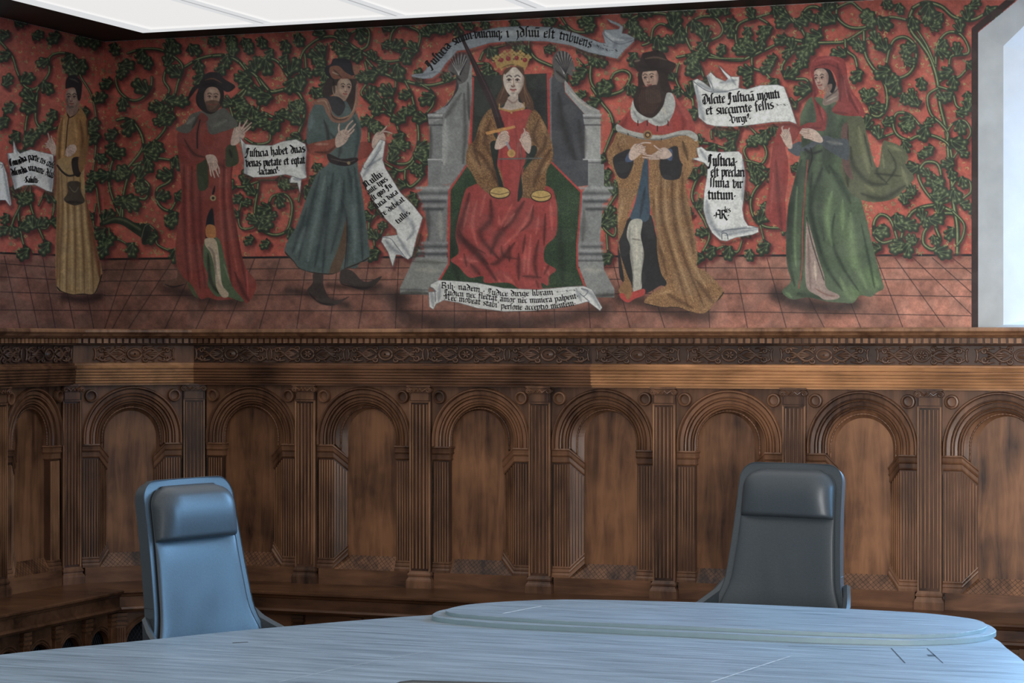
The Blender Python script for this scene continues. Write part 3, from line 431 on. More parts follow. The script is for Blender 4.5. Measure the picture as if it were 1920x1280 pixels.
def queen():
    _id[0] = 5; R = (170, 62, 54); GD = (134, 92, 50)
    T(720, 300); F("600 260 640 200 820 150 1040 180 1240 200 1290 300 1300 400 1290 560 1210 650 1205 760 1290 820 1240 870 1230 940 1180 920 1175 970 1030 970 930 920 760 920 740 870 640 880 560 800 500 750 560 690 535 560 560 420", R, cl=1)
    for s, w in (("640 250 600 420 560 560 700 700 840 900", 22), ("800 300 800 450 720 560 860 740", 18), ("1050 310 960 450 860 560 800 700", 20), ("560 560 680 690 780 780", 14), ("980 620 860 760 800 780", 14), ("1160 600 1130 760 1150 880", 12), ("1010 700 1010 900", 12), ("1210 400 1200 640", 8), ("1040 870 1180 880", 10), ("650 780 720 860", 14), ("940 640 940 760", 12)): dk(s, w * .8, .72, (74, 30, 28))
    for s in ("700 300 660 480 700 640", "860 420 880 480 960 330", "1120 330 1040 500 900 640", "1100 560 1080 860", "1250 320 1260 520", "560 740 700 760", "900 860 980 930", "1200 800 1240 860", "640 320 600 500", "760 260 720 420", "900 500 980 400", "1160 420 1140 560", "1060 640 1050 840", "860 900 900 960"): lt(s, 8, .5, (222, 112, 96))
    for s in ("560 520 620 620 760 700", "600 700 620 800", "880 640 900 720 1000 740", "1060 560 1040 700", "1140 900 1160 960", "1240 780 1200 860", "1120 340 1100 460 1020 540"): dk(s, 6, .6, (70, 28, 26))
    _clip[0] = None
    T(760, 0); F("720 820 900 820 960 830 900 1200 880 1300 850 1500 820 1520 700 1300 690 1100 700 900", (172, 58, 50), cl=1); dk("740 900 720 1100 720 1280", 6, .4, (90, 30, 30)); dk("820 900 840 1100", 5, .3, (90, 30, 30)); dk("870 1100 860 1280", 6, .4, (90, 30, 30)); lt("780 860 770 1060", 7, .3, (220, 100, 84)); _clip[0] = None
    for s in ("690 800 620 830 560 920 520 1050 470 1100 455 1220 500 1300 560 1400 690 1490 740 1460 720 1300 660 1180 700 1080 660 1000 740 980 700 860", "950 830 1000 850 1060 960 1100 1080 1105 1190 1060 1280 1050 1400 1000 1480 880 1480 860 1450 880 1300 960 1180 900 1120 930 1000 900 960"):
        F(s, GD, cl=1); speck((192, 146, 80), .6, 2.0, 21); speck((84, 54, 32), .5, 3.4, 31)
        for q in ("560 980 520 1100 560 1240", "640 900 600 1060 650 1180", "520 1120 600 1200 700 1380", "1060 980 1040 1100 960 1200", "1000 900 960 1020 1000 1100", "1090 1120 1020 1240 960 1400", "660 1200 700 1400"): dk(q, 10, .5, (56, 32, 20))
        for q in ("600 880 560 1000", "480 1160 560 1300", "1020 900 1060 1020", "1080 1200 1020 1300"): lt(q, 8, .3, (220, 176, 110))
        _clip[0] = None
    F("640 1070 690 1060 700 1130 690 1250 735 1400 700 1490 700 1380 650 1180", (38, 46, 40)); F("960 1090 990 1120 960 1190 900 1240 870 1300 880 1440 865 1490 840 1500 870 1280 930 1180 900 1140", (34, 44, 38))
    F("770 730 740 800 720 810 800 830 890 820 890 780 850 760 840 700", (196, 176, 158)); dk("760 740 810 770 850 740", 4, .5, (100, 70, 60))
    F("750 520 720 580 730 640 690 720 680 770 700 800 750 770 770 720 755 640 760 560", (92, 64, 46)); F("870 520 900 580 910 660 940 720 960 770 960 830 900 800 860 740 850 700 870 620", (92, 64, 46))
    for s in ("735 560 745 640 710 740", "890 560 895 660 935 760", "880 600 900 720 920 780"): S(s, (140, 104, 70), 1.6, .7)
    face(812, 612, 27, 0, (208, 192, 174), -.12); F("745 560 750 520 800 500 880 510 895 580 880 560 820 500 770 540", (92, 64, 46))
    S("705 812 760 828 800 832 890 812", (186, 140, 66), 3.4); S("705 780 705 820", (186, 140, 66), 2); S("890 770 890 815", (186, 140, 66), 2); S("796 845", (196, 150, 72), 4)
    F("700 460 900 450 920 460 895 530 880 510 800 490 740 510 722 530", (186, 146, 68), cl=1); dk("720 510 800 485 890 510", 3, .5); _clip[0] = None
    for x, y in ((680, 440), (745, 405), (800, 395), (862, 400), (920, 430), (712, 430), (830, 425), (890, 425)):
        for a in range(4): S([[(x + 16 * math.cos(a * 1.57)) / 4 + 760, (y + 16 * math.sin(a * 1.57)) / 4]], (190, 152, 74), 5.4, 1, sid=True)
        S(f"{x} {y+10} {x+(800-x)//8} {y+60}", (186, 146, 68), 5, 1, sid=True)
    for x, y in ((718, 450), (772, 440), (835, 435), (897, 450)): S(f"{x} {y}", (150, 36, 44), 8.5); S(f"{x-4} {y-6}", (210, 90, 90), 2.6, .8)
    hand("670 1110 690 1030 730 980 770 1000 780 1060 740 1100 700 1120", 0, ("720 1000 755 985 770 1000", "715 1025 760 1010 778 1025", "715 1050 760 1040 778 1052", "715 1075 750 1070 770 1075"), 3.4)
    S("760 1070 785 1120", (150, 150, 150), 4.6); S("795 1150", (206, 156, 70), 15); S("795 1150", (150, 104, 44), 8, .6, 1)
    hand("865 1030 880 1000 930 1010 945 1080 930 1150 900 1130 870 1080", 0, ("880 1020 895 985 890 965", "900 1010 905 990 925 1000", "925 1030 940 1040", "870 1040 860 1050 880 1075"), 3.2); S("705 1192 1020 1186", (96, 100, 96), 2.4); S("845 1070 840 1186", (120, 120, 110), 1); S("858 1070 870 1186", (120, 120, 110), 1)
    T(720, 300)
    for x, y in ((868, 245), (1178, 270)): F([[(x + 80 * math.cos(a / 2.5)) / 4 + 720, (y + 46 * math.sin(a / 2.5)) / 4 + 300] for a in range(16)], (40, 32, 26)); F([[(x + 73 * math.cos(a / 2.5)) / 4 + 720, (y - 2 + 40 * math.sin(a / 2.5)) / 4 + 300] for a in range(16)], (206, 168, 84)); S(f"{x-66} {y} {x} {y+12} {x+66} {y-4}", (90, 66, 34), 1.4)
def sword():
    _id[0] = 5; T(760, 0); F("372 190 395 205 560 520 680 760 745 950 690 965 640 800 560 640 480 440", (52, 36, 38), 0, cl=1); lt("420 280 640 720 715 940", 2, .35, (120, 90, 100)); _clip[0] = None
    F("600 990 820 940 826 958 610 1012", (202, 140, 62), 0)
def king():
    _id[0] = 6; GD = (150, 108, 62)
    T(1100, 300); S("250 1040 420 1060 600 1130 900 1170", (36, 26, 24), 26, .6, 1)
    F("240 600 240 800 260 900 340 960 440 1000 560 940 620 960 560 700 520 560 470 400 330 420", (44, 44, 46))
    T(1100, 0); F("250 980 200 1060 150 1160 200 1280 240 1420 230 1600 240 1800 260 1960 280 2100 240 2180 310 2250 340 2160 300 2050 250 1900 240 1820 280 1720 350 1500 420 1380 440 1200 470 1200 470 1500 520 1700 530 1900 560 2050 600 2130 500 2190 430 2270 560 2305 700 2310 780 2340 900 2345 950 2280 1030 2190 900 2040 830 2000 830 1900 800 1700 760 1480 740 1380 790 1280 830 1150 830 1040 700 980 450 960", GD, cl=1)
    speck((204, 160, 98), .55, 1.9, 41); speck((104, 68, 38), .45, 3, 51)
    for s in ("330 1000 420 1040 560 1060", "700 1040 760 1120 740 1260", "230 1080 260 1160 220 1260"): dk(s, 10, .4, (64, 40, 24))
    T(1100, 300)
    for s in ("560 100 560 400 640 700 760 1100", "640 100 650 400 720 700 880 1100", "720 100 720 300 780 560 800 700", "500 300 540 600 600 860", "820 900 900 1000 960 1080", "600 1000 700 1060 800 1110"): dk(s, 10, .45, (66, 42, 26))
    for s in ("590 100 600 420 690 760 800 1060", "520 200 530 500 580 700", "680 140 690 420 780 740 900 960", "540 1000 640 980", "270 300 240 460"): lt(s, 8, .35, (226, 188, 128))
    S("430 1075 560 1105 640 1105 700 1110 780 1140 900 1145 1030 990", (30, 28, 30), 2.2); _clip[0] = None
    F("430 0 460 0 465 200 465 445 330 440 360 330 400 160", (60, 82, 98), cl=1); dk("440 200 400 430", 7, .4); _clip[0] = None
    F("330 455 415 450 405 560 420 640 430 720 410 860 410 970 350 985 345 860 325 720 325 640 300 560", (186, 184, 166), cl=1); dk("325 500 320 620 340 760 350 960", 6, .4, (80, 76, 70)); dk("340 590 400 600", 3, .5); dk("425 620 425 760 405 940", 4, .3); lt("370 480 375 600 375 760", 6, .4); _clip[0] = None
    F("340 990 430 965 430 1010 360 1040 310 1068 260 1040 245 1000 290 1000", (186, 62, 52)); F("250 950 320 900 340 990 310 1050 280 1000", (150, 108, 62))
    T(1100, 0); F("200 1180 260 1140 330 1120 350 1200 345 1250 300 1335 240 1325 205 1250", (48, 46, 48)); F("560 1180 620 1110 680 1100 720 1180 715 1260 690 1340 580 1340 545 1250", (48, 46, 48)); F("290 1190 330 1130 350 1200 300 1215", (74, 92, 120)); F("590 1130 640 1120 640 1200 600 1190", (74, 92, 120))
    F("330 1000 480 1050 560 1060 590 1110 480 1200 400 1150 330 1100 300 1050", (150, 104, 58)); F("700 1000 800 1010 832 1060 820 1160 780 1280 740 1250 700 1200 680 1090 640 1080", (146, 104, 60), cl=1); speck((204, 160, 98), .5, 1.9, 41); dk("720 1060 760 1200", 9, .5); _clip[0] = None
    F("320 830 260 900 225 960 300 990 430 1000 560 1010 700 985 810 990 780 860 680 740 640 700 560 700 400 760", (166, 60, 50), cl=1); dk("660 760 720 880 720 980", 10, .35, (80, 30, 30)); dk("300 880 260 970", 10, .4, (80, 30, 30)); lt("680 760 760 900", 10, .25, (226, 110, 90)); _clip[0] = None
    F("230 930 300 970 420 1000 560 1015 700 980 780 980 832 1020 820 1060 760 1020 690 1020 560 1050 420 1045 300 1010 225 980", (176, 176, 166), cl=1); dk("240 985 420 1040 560 1045 700 1015 820 1050", 4, .4)
    for x, y in ((310, 1000), (375, 1030), (560, 1040), (650, 1030), (740, 1015)): S(f"{x} {y} {x+2} {y+30}", (24, 22, 24), 1.6)
    _clip[0] = None; F("355 740 330 820 340 890 390 925 450 900 470 920 530 945 600 930 650 850 665 770 640 700 590 690 560 740 400 760", (188, 190, 182), cl=1); dk("350 830 400 900 460 900", 6, .45, (90, 92, 92)); dk("480 880 560 920 640 860", 7, .4, (90, 92, 92)); lt("560 800 600 860", 8, .4); _clip[0] = None
    for x, y in ((384, 905), (455, 905), (530, 945), (610, 905)): S(f"{x} {y} {x} {y+36}", (22, 20, 22), 1.8)
    S("458 1010", (150, 112, 60), 17); S("458 1010", (70, 48, 34), 11); S("458 1012", (176, 140, 80), 6)
    F("390 540 385 640 350 740 370 820 430 870 500 880 570 800 600 700 640 690 610 600 600 520 480 500", (52, 38, 34)); face(478, 588, 21, -6, (186, 146, 122), -.7, (20, 16, 18))
    F("410 640 440 650 480 640 530 640 560 700 560 760 500 850 440 865 390 820 370 760 400 700", (62, 42, 34), cl=1)
    for k in range(12): S([[(400 + k * 13) / 4 + 1100, 168 + k % 3], [(395 + k * 14) / 4 + 1100, 190], [(410 + k * 11) / 4 + 1100, 212]], (112, 76, 56), 1, .5)
    _clip[0] = None; S("425 645 455 650", (120, 50, 44), 1.6)
    F("345 450 400 440 420 400 480 385 530 375 580 400 610 450 670 480 650 530 600 560 540 530 400 540 370 520", (46, 34, 30), cl=1); lt("360 460 400 450", 5, .6, (170, 140, 110)); lt("440 440 520 430 600 450", 4, .5, (150, 120, 90)); dk("400 500 560 520", 9, .6); _clip[0] = None; S("530 385", (24, 22, 24), 5)
    hand("320 1190 320 1140 360 1080 420 1090 440 1130 400 1160 350 1200", 0, ("380 1090 430 1070 480 1072", "400 1110 440 1100", "395 1135 445 1150", "370 1100 400 1080"), 3.4); hand("600 1190 640 1160 600 1110 560 1110 520 1140 480 1170 540 1190", 0, ("560 1130 530 1110 505 1090", "520 1170 460 1165 420 1155", "520 1180 460 1182 420 1178", "540 1190 470 1192"), 3.4)
def fig_green():
    _id[0] = 7; G = (82, 100, 72)
    T(1440, 300); S("60 1000 200 1060 460 1100 640 1080", (30, 24, 24), 34, .75, 1)
    T(1440, 0); F("100 940 60 1000 20 1200 0 1450 -20 1610 60 1690 140 1730 130 1500 150 1350 150 1200 130 1100 180 1080 240 980 180 930", (150, 58, 50), cl=1); dk("60 1200 80 1500 110 1780", 9, .45, (70, 30, 30)); lt("40 1300 20 1600", 8, .4, (206, 96, 84)); _clip[0] = None
    F("150 1110 240 1060 260 1120 230 1170 180 1150", (76, 86, 92))
    F("320 730 260 820 240 900 250 1060 240 1160 210 1300 150 1560 135 1850 145 2000 170 2110 105 2185 180 2245 300 2230 440 2260 560 2270 640 2270 690 2215 770 2225 820 2190 868 2160 850 2080 800 1900 740 1650 700 1500 700 1400 720 1300 700 1100 700 900 600 820 500 760 420 740", G, cl=1)
    for q, w_ in (("330 780 320 1000 330 1200", 26), ("460 800 470 1000 460 1250", 30), ("260 1250 210 1500 180 1900", 22), ("400 1250 380 1500 420 1800", 20), ("560 900 580 1100", 24)): dk(q, w_, .42, (40, 46, 44))
    lt("760 2000 800 2180", 26, .4, (120, 160, 88)); lt("620 2160 680 2230", 24, .4, (120, 160, 88)); lt("560 1600 640 2000", 30, .25, (130, 160, 100))
    T(1440, 300)
    for s, w in (("330 100 320 400 420 760 560 980", 12), ("410 60 340 240 330 420 400 700", 10), ("250 0 180 300 150 700 200 940", 14), ("500 400 480 600 560 800 680 980", 8), ("700 480 760 760 800 960", 6), ("460 40 560 200 620 320", 14), ("270 300 260 600 250 900", 8), ("160 200 150 500", 12), ("220 1000 300 1020 440 1040", 14)): dk(s, w, .55, (30, 42, 34))
    for s, w in (("480 240 440 420 480 640", 14), ("620 400 640 700 740 960", 16), ("220 200 200 560 210 800", 7), ("540 880 600 1020 660 1040", 12), ("130 990 180 1030", 6), ("560 300 560 520", 10), ("800 880 830 960", 8)): lt(s, w, .4, (144, 178, 112))
    dk("350 -140 300 60 320 200", 18, .6, (34, 44, 36)); dk("460 -180 420 0 460 100", 14, .5, (34, 44, 36)); dk("270 -180 280 -40", 16, .5, (34, 44, 36)); _clip[0] = None
    F("290 460 330 560 380 740 420 860 440 960 530 1010 520 1040 430 1048 380 1020 300 970 280 880 280 700", (158, 136, 124), cl=1); dk("300 560 310 800 320 960", 6, .4, (80, 60, 56)); lt("350 760 360 900", 6, .5); dk("350 960 440 1010 520 1020", 4, .5, (110, 60, 50)); _clip[0] = None
    S("300 0 280 200 260 500 255 800 230 960", (150, 70, 58), 2.2); S("290 430 330 620 420 900", (40, 42, 38), 2.2, .7)
    T(1440, 0); F("600 820 700 870 740 1000 790 1200 830 1250 860 1070 900 1060 1000 1100 1055 1180 1030 1240 1095 1330 1040 1400 940 1490 800 1515 680 1490 600 1420 560 1330 540 1230 600 1100", (92, 96, 68), cl=1)
    for s, w in (("620 1100 640 1240 760 1370 900 1380", 14), ("830 1230 820 1300 890 1370", 8), ("700 1450 860 1490 1030 1390", 14), ("720 1000 780 1250", 8), ("900 1120 960 1250 880 1380", 6), ("800 1300 1000 1320", 7), ("580 1200 600 1400", 12)): dk(s, w * .8, .55, (34, 40, 34))
    for s, w in (("680 950 720 1150 760 1300", 12), ("900 1090 1000 1130", 9), ("1000 1250 1060 1420", 9), ("720 1380 800 1440", 9), ("860 1160 870 1260", 6)): lt(s, w, .35, (164, 166, 112))
    _clip[0] = None; F("550 980 600 930 610 1200 640 1340 600 1320 560 1230", (104, 78, 70)); dk("600 940 600 1200", 3, .5)
    F("240 1120 420 1020 500 1040 600 1050 605 1190 560 1190 440 1120 380 1080 300 1130", (76, 84, 88), cl=1); lt("440 1060 560 1080", 8, .25); _clip[0] = None; S("280 1120 330 1150 400 1130", (30, 32, 34), 5, .8, 1); S("320 1110 330 1180 300 1290", (24, 26, 28), 2.6, .8)
    F("410 760 430 700 460 640 500 620 540 700 540 740 470 780 420 790", (136, 116, 104), cl=1); dk("430 740 500 690 530 660", 3, .5); lt("440 760 520 720", 3, .5); _clip[0] = None
    F("345 520 460 520 500 600 510 640 480 700 440 640", (26, 28, 32)); face(398, 592, 20, -6, (182, 148, 130), -.8); F("440 640 420 690 470 680 480 630", (150, 120, 104), a=.8)
    F("325 560 320 490 370 430 460 420 560 440 590 520 600 600 640 700 690 760 730 860 700 870 560 865 480 830 530 740 520 640 500 560 460 520 400 510 350 520 350 600 380 690 350 740 400 800 440 860 430 970 380 980 330 970 280 990 250 1010 230 960 300 920 360 910 350 800 335 740 340 640", (142, 54, 50), cl=1)
    for s, w in (("550 560 600 700 680 850", 8), ("350 560 340 640 370 780 410 900", 6), ("520 480 540 600 540 760", 9), ("350 500 450 480 540 520", 4), ("480 840 600 850", 6), ("300 960 400 960", 6)): dk(s, w, .5, (70, 28, 30))
    for s in ("360 460 460 440 540 470", "620 700 690 830", "400 800 420 900", "570 600 600 760"): lt(s, 5, .4, (206, 96, 84))
    _clip[0] = None
    hand("250 1010 250 970 300 960 360 980 410 1040 400 1070 350 1060 300 1040", 0, ("300 975 260 965", "300 990 250 985 240 1000", "310 1010 255 1012", "330 1040 270 1030"), 3.4); hand("100 1000 120 970 160 980 180 1060 180 1110 150 1110 110 1050", 0, ("120 1000 105 960 115 945", "150 990 160 960", "110 1030 95 1010", "130 1040 150 1010 160 990"), 3.2)
def scroll(i, s, sm=0, col=WHT, ops=()):
    _id[0] = i; S([[p[0] + 3, p[1] + 5] for p in pts(s)], (90, 34, 34), 7, .6, 1, sm=0) if i != 17 else 0
    F(s, col, sm, cl=1)
    for o in ops: (dk if o[0] else lt)(o[1], o[2], .5, (96, 104, 116) if o[0] else (236, 238, 232))
    _clip[0] = None; p = pts(s); S(np.vstack([p, p[:1]]), (110, 114, 118), 1.1, .8, sm=0)
def scrolls():
    T(0, 0); scroll(10, "-20 1200 20 1220 50 1300 85 1530 75 1545 40 1500 0 1500 -20 1500", 0, WHT, ((1, "20 1230 60 1450 75 1530", 6),)); S("-10 1230 20 1240 10 1260", (90, 96, 104), 1.2)
    scroll(11, "100 1050 130 1130 150 1150 230 1120 310 1140 400 1160 405 1280 400 1380 390 1440 350 1430 260 1385 180 1390 110 1422 80 1300 55 1150 100 1145", 0, WHT, ((1, "60 1160 90 1290 120 1410", 12), (1, "380 1180 385 1300 380 1420", 12), (0, "200 1160 240 1360", 16), (1, "110 1080 130 1150", 5)))
    text("Concordia parve res cre|c", "75 1245 150 1230 240 1200 400 1262", 32, 11); text("di|cordia maxime dilab", "90 1318 180 1300 250 1282 400 1338", 32, 11); text(".Salu|ti.", "180 1368 290 1372", 28, 11)
    T(400, 0)
    scroll(12, "200 1030 240 1080 330 1090 440 1090 520 1060 620 1045 690 1080 700 1120 690 1250 700 1330 660 1345 650 1450 630 1370 575 1370 570 1350 590 1320 540 1308 420 1325 300 1330 230 1300 230 1200", 0, WHT, ((1, "230 1080 240 1200 250 1310", 12), (1, "690 1100 680 1200 690 1310", 12), (1, "600 1340 660 1350", 7), (0, "400 1120 500 1300", 20)))
    S("575 1362 590 1322 640 1340 690 1340", (110, 116, 124), 1.2); text("Ju|ticia habet duas", "240 1170 330 1175 500 1160 690 1140", 38, 12); text("venas pietate et eqtat", "245 1250 400 1245 540 1235 690 1225", 38, 12); text(".lactanci9.", "330 1308 410 1308 500 1295", 32, 12)
    scroll(13, "1250 1045 1290 1060 1270 1200 1290 1260 1345 1350 1400 1440 1500 1540 1570 1630 1550 1700 1530 1760 1490 1920 1460 1945 1400 1910 1370 1910 1345 2000 1310 1890 1260 1810 1270 1775 1380 1760 1370 1720 1290 1640 1230 1550 1160 1440 1120 1350 1100 1300 1130 1230 1180 1150", 0, WHT,
           ((1, "1270 1060 1180 1230 1120 1330", 9), (1, "1330 1460 1500 1700 1450 1800", 8), (1, "1290 1800 1340 1860 1420 1910", 10), (0, "1250 1250 1420 1500", 22), (0, "1480 1600 1440 1760", 14), (1, "1380 1770 1480 1930", 8), (1, "1150 1250 1270 1180", 5)))
    S("1120 1240 1150 1260 1260 1110", (120, 126, 134), 1.2); S("1270 1780 1330 1790 1370 1840 1440 1930", (120, 126, 134), 1.4)
    for s, a, b in (("Nullu~.", "1145 1412 1285 1312", 34), ("aute~ tpus", "1165 1460 1310 1352", 28), ("e|t quo Ju", "1190 1514 1345 1400", 28), ("|ticia vaca", "1222 1570 1390 1448", 28), ("re debeat", "1270 1628 1440 1502", 28), ("tullis", "1385 1682 1480 1602", 28)): text(s.replace('Ju', 'Ju'), a, b, 13)
    T(760, 0)
    scroll(14, "45 560 130 550 250 400 350 310 480 250 700 205 900 195 1100 205 1280 250 1460 320 1500 325 1480 250 1490 225 1600 220 1610 200 1540 170 1510 140 1600 175 1632 200 1625 250 1660 255 1718 285 1715 310 1640 380 1590 440 1480 415 1370 390 1240 340 1060 310 860 305 640 320 470 370 390 380 300 480 260 540 200 585 140 590 50 575", 0, (150, 160, 166),
           ((1, "60 570 150 560 230 540", 5), (1, "300 360 250 450", 12), (0, "600 260 900 240 1100 250", 16), (1, "1560 360 1600 300 1700 290", 11), (0, "1500 240 1560 290 1640 300", 7), (1, "1400 330 1480 370", 9)))
    S("190 585 180 550 230 540 260 545", (110, 118, 128), 1.2); S("1490 230 1500 270 1600 330 1715 300", (96, 104, 114), 1.3)
    text("Ju|ticia", "190 520 270 440 350 345", 44, 14); text("suum.vnicuiq;", "365 340 450 305 560 285 730 278", 44, 14); text("i  jd|uu~ e|t", "760 282 950 276 1120 290", 46, 14); text("tribuens", "1150 292 1280 325 1390 362", 44, 14); text("~*.-~*~.-*", "1420 350 1500 390 1600 395", 30, 14, .1)
    T(1100, 0)
    scroll(15, "795 605 830 590 880 620 930 660 900 570 930 540 970 580 1040 610 1060 590 1020 540 990 490 1040 540 1080 575 1145 575 1140 660 1200 670 1300 640 1430 635 1480 650 1520 760 1575 930 1520 910 1400 915 1250 935 1100 950 960 945 900 930 840 880 830 760", 0, WHT,
           ((1, "820 640 850 800 880 900", 12), (1, "830 620 930 670 1060 690", 9), (1, "910 560 940 640", 6), (1, "1000 620 1120 600", 9), (0, "980 740 1300 700", 18), (0, "1100 900 1400 860", 14), (1, "1080 580 1120 640", 5)))
    S("800 610 900 680 1000 690 1140 665", (96, 104, 114), 1.3); S("905 575 940 640 950 680", (110, 116, 124), 1.2)
    text("Di|cite Ju|ticia~ moniti", "870 785 1050 770 1250 755 1450 735", 46, 15); text("et succurrite fe||is", "895 860 1100 850 1250 835 1405 815", 44, 15); text("*-*.", "1415 800 1515 800", 26, 15, .1); text(".Virgi9.", "1070 925 1235 910", 38, 15)
    scroll(16, "790 1190 840 1180 830 1150 825 1110 860 1100 900 1130 1000 1140 1140 1135 1165 1160 1180 1240 1190 1320 1182 1440 1168 1570 1180 1640 1210 1690 1285 1705 1290 1740 1240 1760 1120 1780 1050 1808 1000 1800 940 1745 900 1665 875 1570 880 1450 902 1320 908 1250 880 1220", 0, WHT,
           ((1, "850 1120 900 1200", 8), (1, "900 1500 920 1640 1000 1770", 13), (1, "1170 1200 1180 1350 1165 1500", 8), (0, "1000 1250 1040 1500", 22), (1, "1040 1765 1180 1735 1280 1718", 8), (1, "960 1720 1040 1735 1200 1700", 9)))
    S("1010 1742 1060 1722 1285 1705", (90, 98, 108), 1.4); S("1015 1792 1015 1752 1050 1752 1060 1792", (80, 88, 98), 1.6)
    text("Ju|ticia.", "910 1245 1130 1245", 54, 16); text("e|t preclari", "930 1322 1185 1326", 46, 16); text("||ima vir", "922 1402 1170 1412", 46, 16); text("tutum.", "908 1494 1120 1498", 48, 16); text(".AR.", "950 1640 1070 1640", 42, 16); text("les", "1035 1592 1080 1592", 26, 16)
    T(720, 300)
    scroll(17, "335 990 340 1100 370 1120 390 1080 450 1050 560 1070 700 1110 900 1135 1100 1130 1300 1110 1460 1080 1530 1060 1620 1130 1636 1105 1560 970 1500 945 1380 950 1150 972 900 960 700 920 520 905 410 900 350 930 345 950 370 960 390 985", 0, WHT,
           ((1, "350 960 370 1100", 9), (1, "420 930 410 1060", 8), (0, "600 990 1000 1060 1300 1020", 22), (1, "1480 960 1560 1010 1620 1110", 9), (1, "1440 960 1480 1060", 8)))
    S("345 950 380 985 385 1060", (96, 104, 114), 1.4); S("1480 965 1530 980 1500 1020 1470 1000 1540 1060", (96, 104, 114), 1.4)
    text("Bili. nadem . Judice dirige libram", "430 960 650 980 900 1020 1270 1010", 27, 17); text("*-.-*-.*", "1290 1000 1440 985", 20, 17, .1); text("Judicii nec flectat amor nec munera palpent.", "450 1010 700 1035 980 1068 1250 1064 1460 1035", 27, 17); text("Nec moveat stabi' per|one acceptio mentem.", "455 1045 700 1080 940 1118 1200 1118 1440 1090", 27, 17)
def figures():
    occ = IDM
    bg = CV.copy(); squiggles(6500, lambda x, y: np.abs(bg[int(y), int(x)] - RED).sum() < 95)
    for f in (fig_yellow, fig_red, fig_tunic, throne, queen, king, fig_green, scrolls, sword): f()
    _id[0] = 0; _clip[0] = None
    T(0, 0, 1); S("1828 626 1828 56 1896 0 1904 -8", (52, 34, 32), 13, sm=0)
    CV[:] *= (1 + .15 * noise(2.0, 77) + .10 * noise(5, 81) + .09 * noise(13, 78) + .07 * noise(50, 79))[..., None]
    dust = np.clip(noise(26, 90) * 1.0, 0, .07)[..., None]; CV[:] += (np.array((170, 168, 160)) - CV) * dust
# ---------------------------------------------------------------- small helpers
def tag(o, label=None, cat=None, group=None, kind=None):
    if label: o['label'] = label
    if cat: o['category'] = cat
    if group: o['group'] = group
    if kind: o['kind'] = kind
    return o
def empty(name, loc=(0, 0, 0), rz=0, label=None, cat=None, group=None):
    o = bpy.data.objects.new(name, None); COL.objects.link(o); o.location = loc; o.rotation_euler = (0, 0, rz); o.empty_display_size = .1
    return tag(o, label, cat, group)
class MB:
    """collects vertices and faces, then links them as ONE mesh object"""
    def __init__(s): s.v = []; s.f = []
    def add(s, vs, fs): b = len(s.v); s.v += [tuple(x) for x in vs]; s.f += [tuple(i + b for i in f) for f in fs]; return s
    def box(s, x0, y0, z0, x1, y1, z1):
        return s.add([(x, y, z) for z in (z0, z1) for y in (y0, y1) for x in (x0, x1)], [(0, 2, 3, 1), (4, 5, 7, 6), (0, 1, 5, 4), (2, 6, 7, 3), (0, 4, 6, 2), (1, 3, 7, 5)])
    def grid(s, rows, close=False):
        """rows of points joined by quads"""
        n = len(rows[0]); vs = [p for r in rows for p in r]; fs = []
        for i in range(len(rows) - 1):
            for j in range(n if close else n - 1):
                k = (j + 1) % n; fs.append((i * n + j, i * n + k, (i + 1) * n + k, (i + 1) * n + j))
        return s.add(vs, fs)
    def prism(s, poly, lo, hi, ax='z'):
        """polygon (a,b) extruded along ax"""
        f = {'z': lambda a, b, c: (a, b, c), 'y': lambda a, b, c: (a, c, b), 'x': lambda a, b, c: (c, a, b)}[ax]; n = len(poly)
        return s.add([f(a, b, lo) for a, b in poly] + [f(a, b, hi) for a, b in poly], [tuple(range(n))[::-1], tuple(range(n, 2 * n))] + [(i, (i + 1) % n, (i + 1) % n + n, i + n) for i in range(n)])
    def tube(s, path, r, n=8, cap=True):
        path = [Vector(p) for p in path]; rows = []; m = len(path); up = None
        for i, p in enumerate(path):
            t = (path[min(i + 1, m - 1)] - path[max(i - 1, 0)]).normalized()
            a = (up if up is not None else (Vector((0, 0, 1)) if abs(t.z) < .9 else Vector((0, 1, 0)))); a = (a - t * a.dot(t)).normalized(); up = a; b = t.cross(a)
            rr = r[i] if hasattr(r, '__len__') else r
            rows.append([p + (a * math.cos(q * 2 * math.pi / n) + b * math.sin(q * 2 * math.pi / n)) * rr for q in range(n)])
        s.grid(rows, True); k = len(s.v)
        if cap: s.f += [tuple(range(k - n, k)), tuple(range(k - n * m, k - n * m + n))[::-1]]
        return s
    def build(s, name, mat, parent=None, smooth=False, loc=None, rz=0, bevel=0):
        me = bpy.data.meshes.new(name); me.from_pydata(s.v, [], s.f)
        bm = bmesh.new(); bm.from_mesh(me); bmesh.ops.recalc_face_normals(bm, faces=bm.faces); bm.to_mesh(me); bm.free()
        me.materials.append(mat)
        if smooth: me.polygons.foreach_set('use_smooth', [True] * len(me.polygons))
        o = bpy.data.objects.new(name, me); COL.objects.link(o)
        if parent: o.parent = parent
        if loc: o.location = loc; o.rotation_euler = (0, 0, rz)
        if bevel:
            m = o.modifiers.new('bevel', 'BEVEL'); m.width = bevel; m.segments = 2; m.limit_method = 'ANGLE'; m.angle_limit = .7
        if smooth == 2:
            try: me.set_sharp_from_angle(angle=.6)
            except Exception: pass
        return o
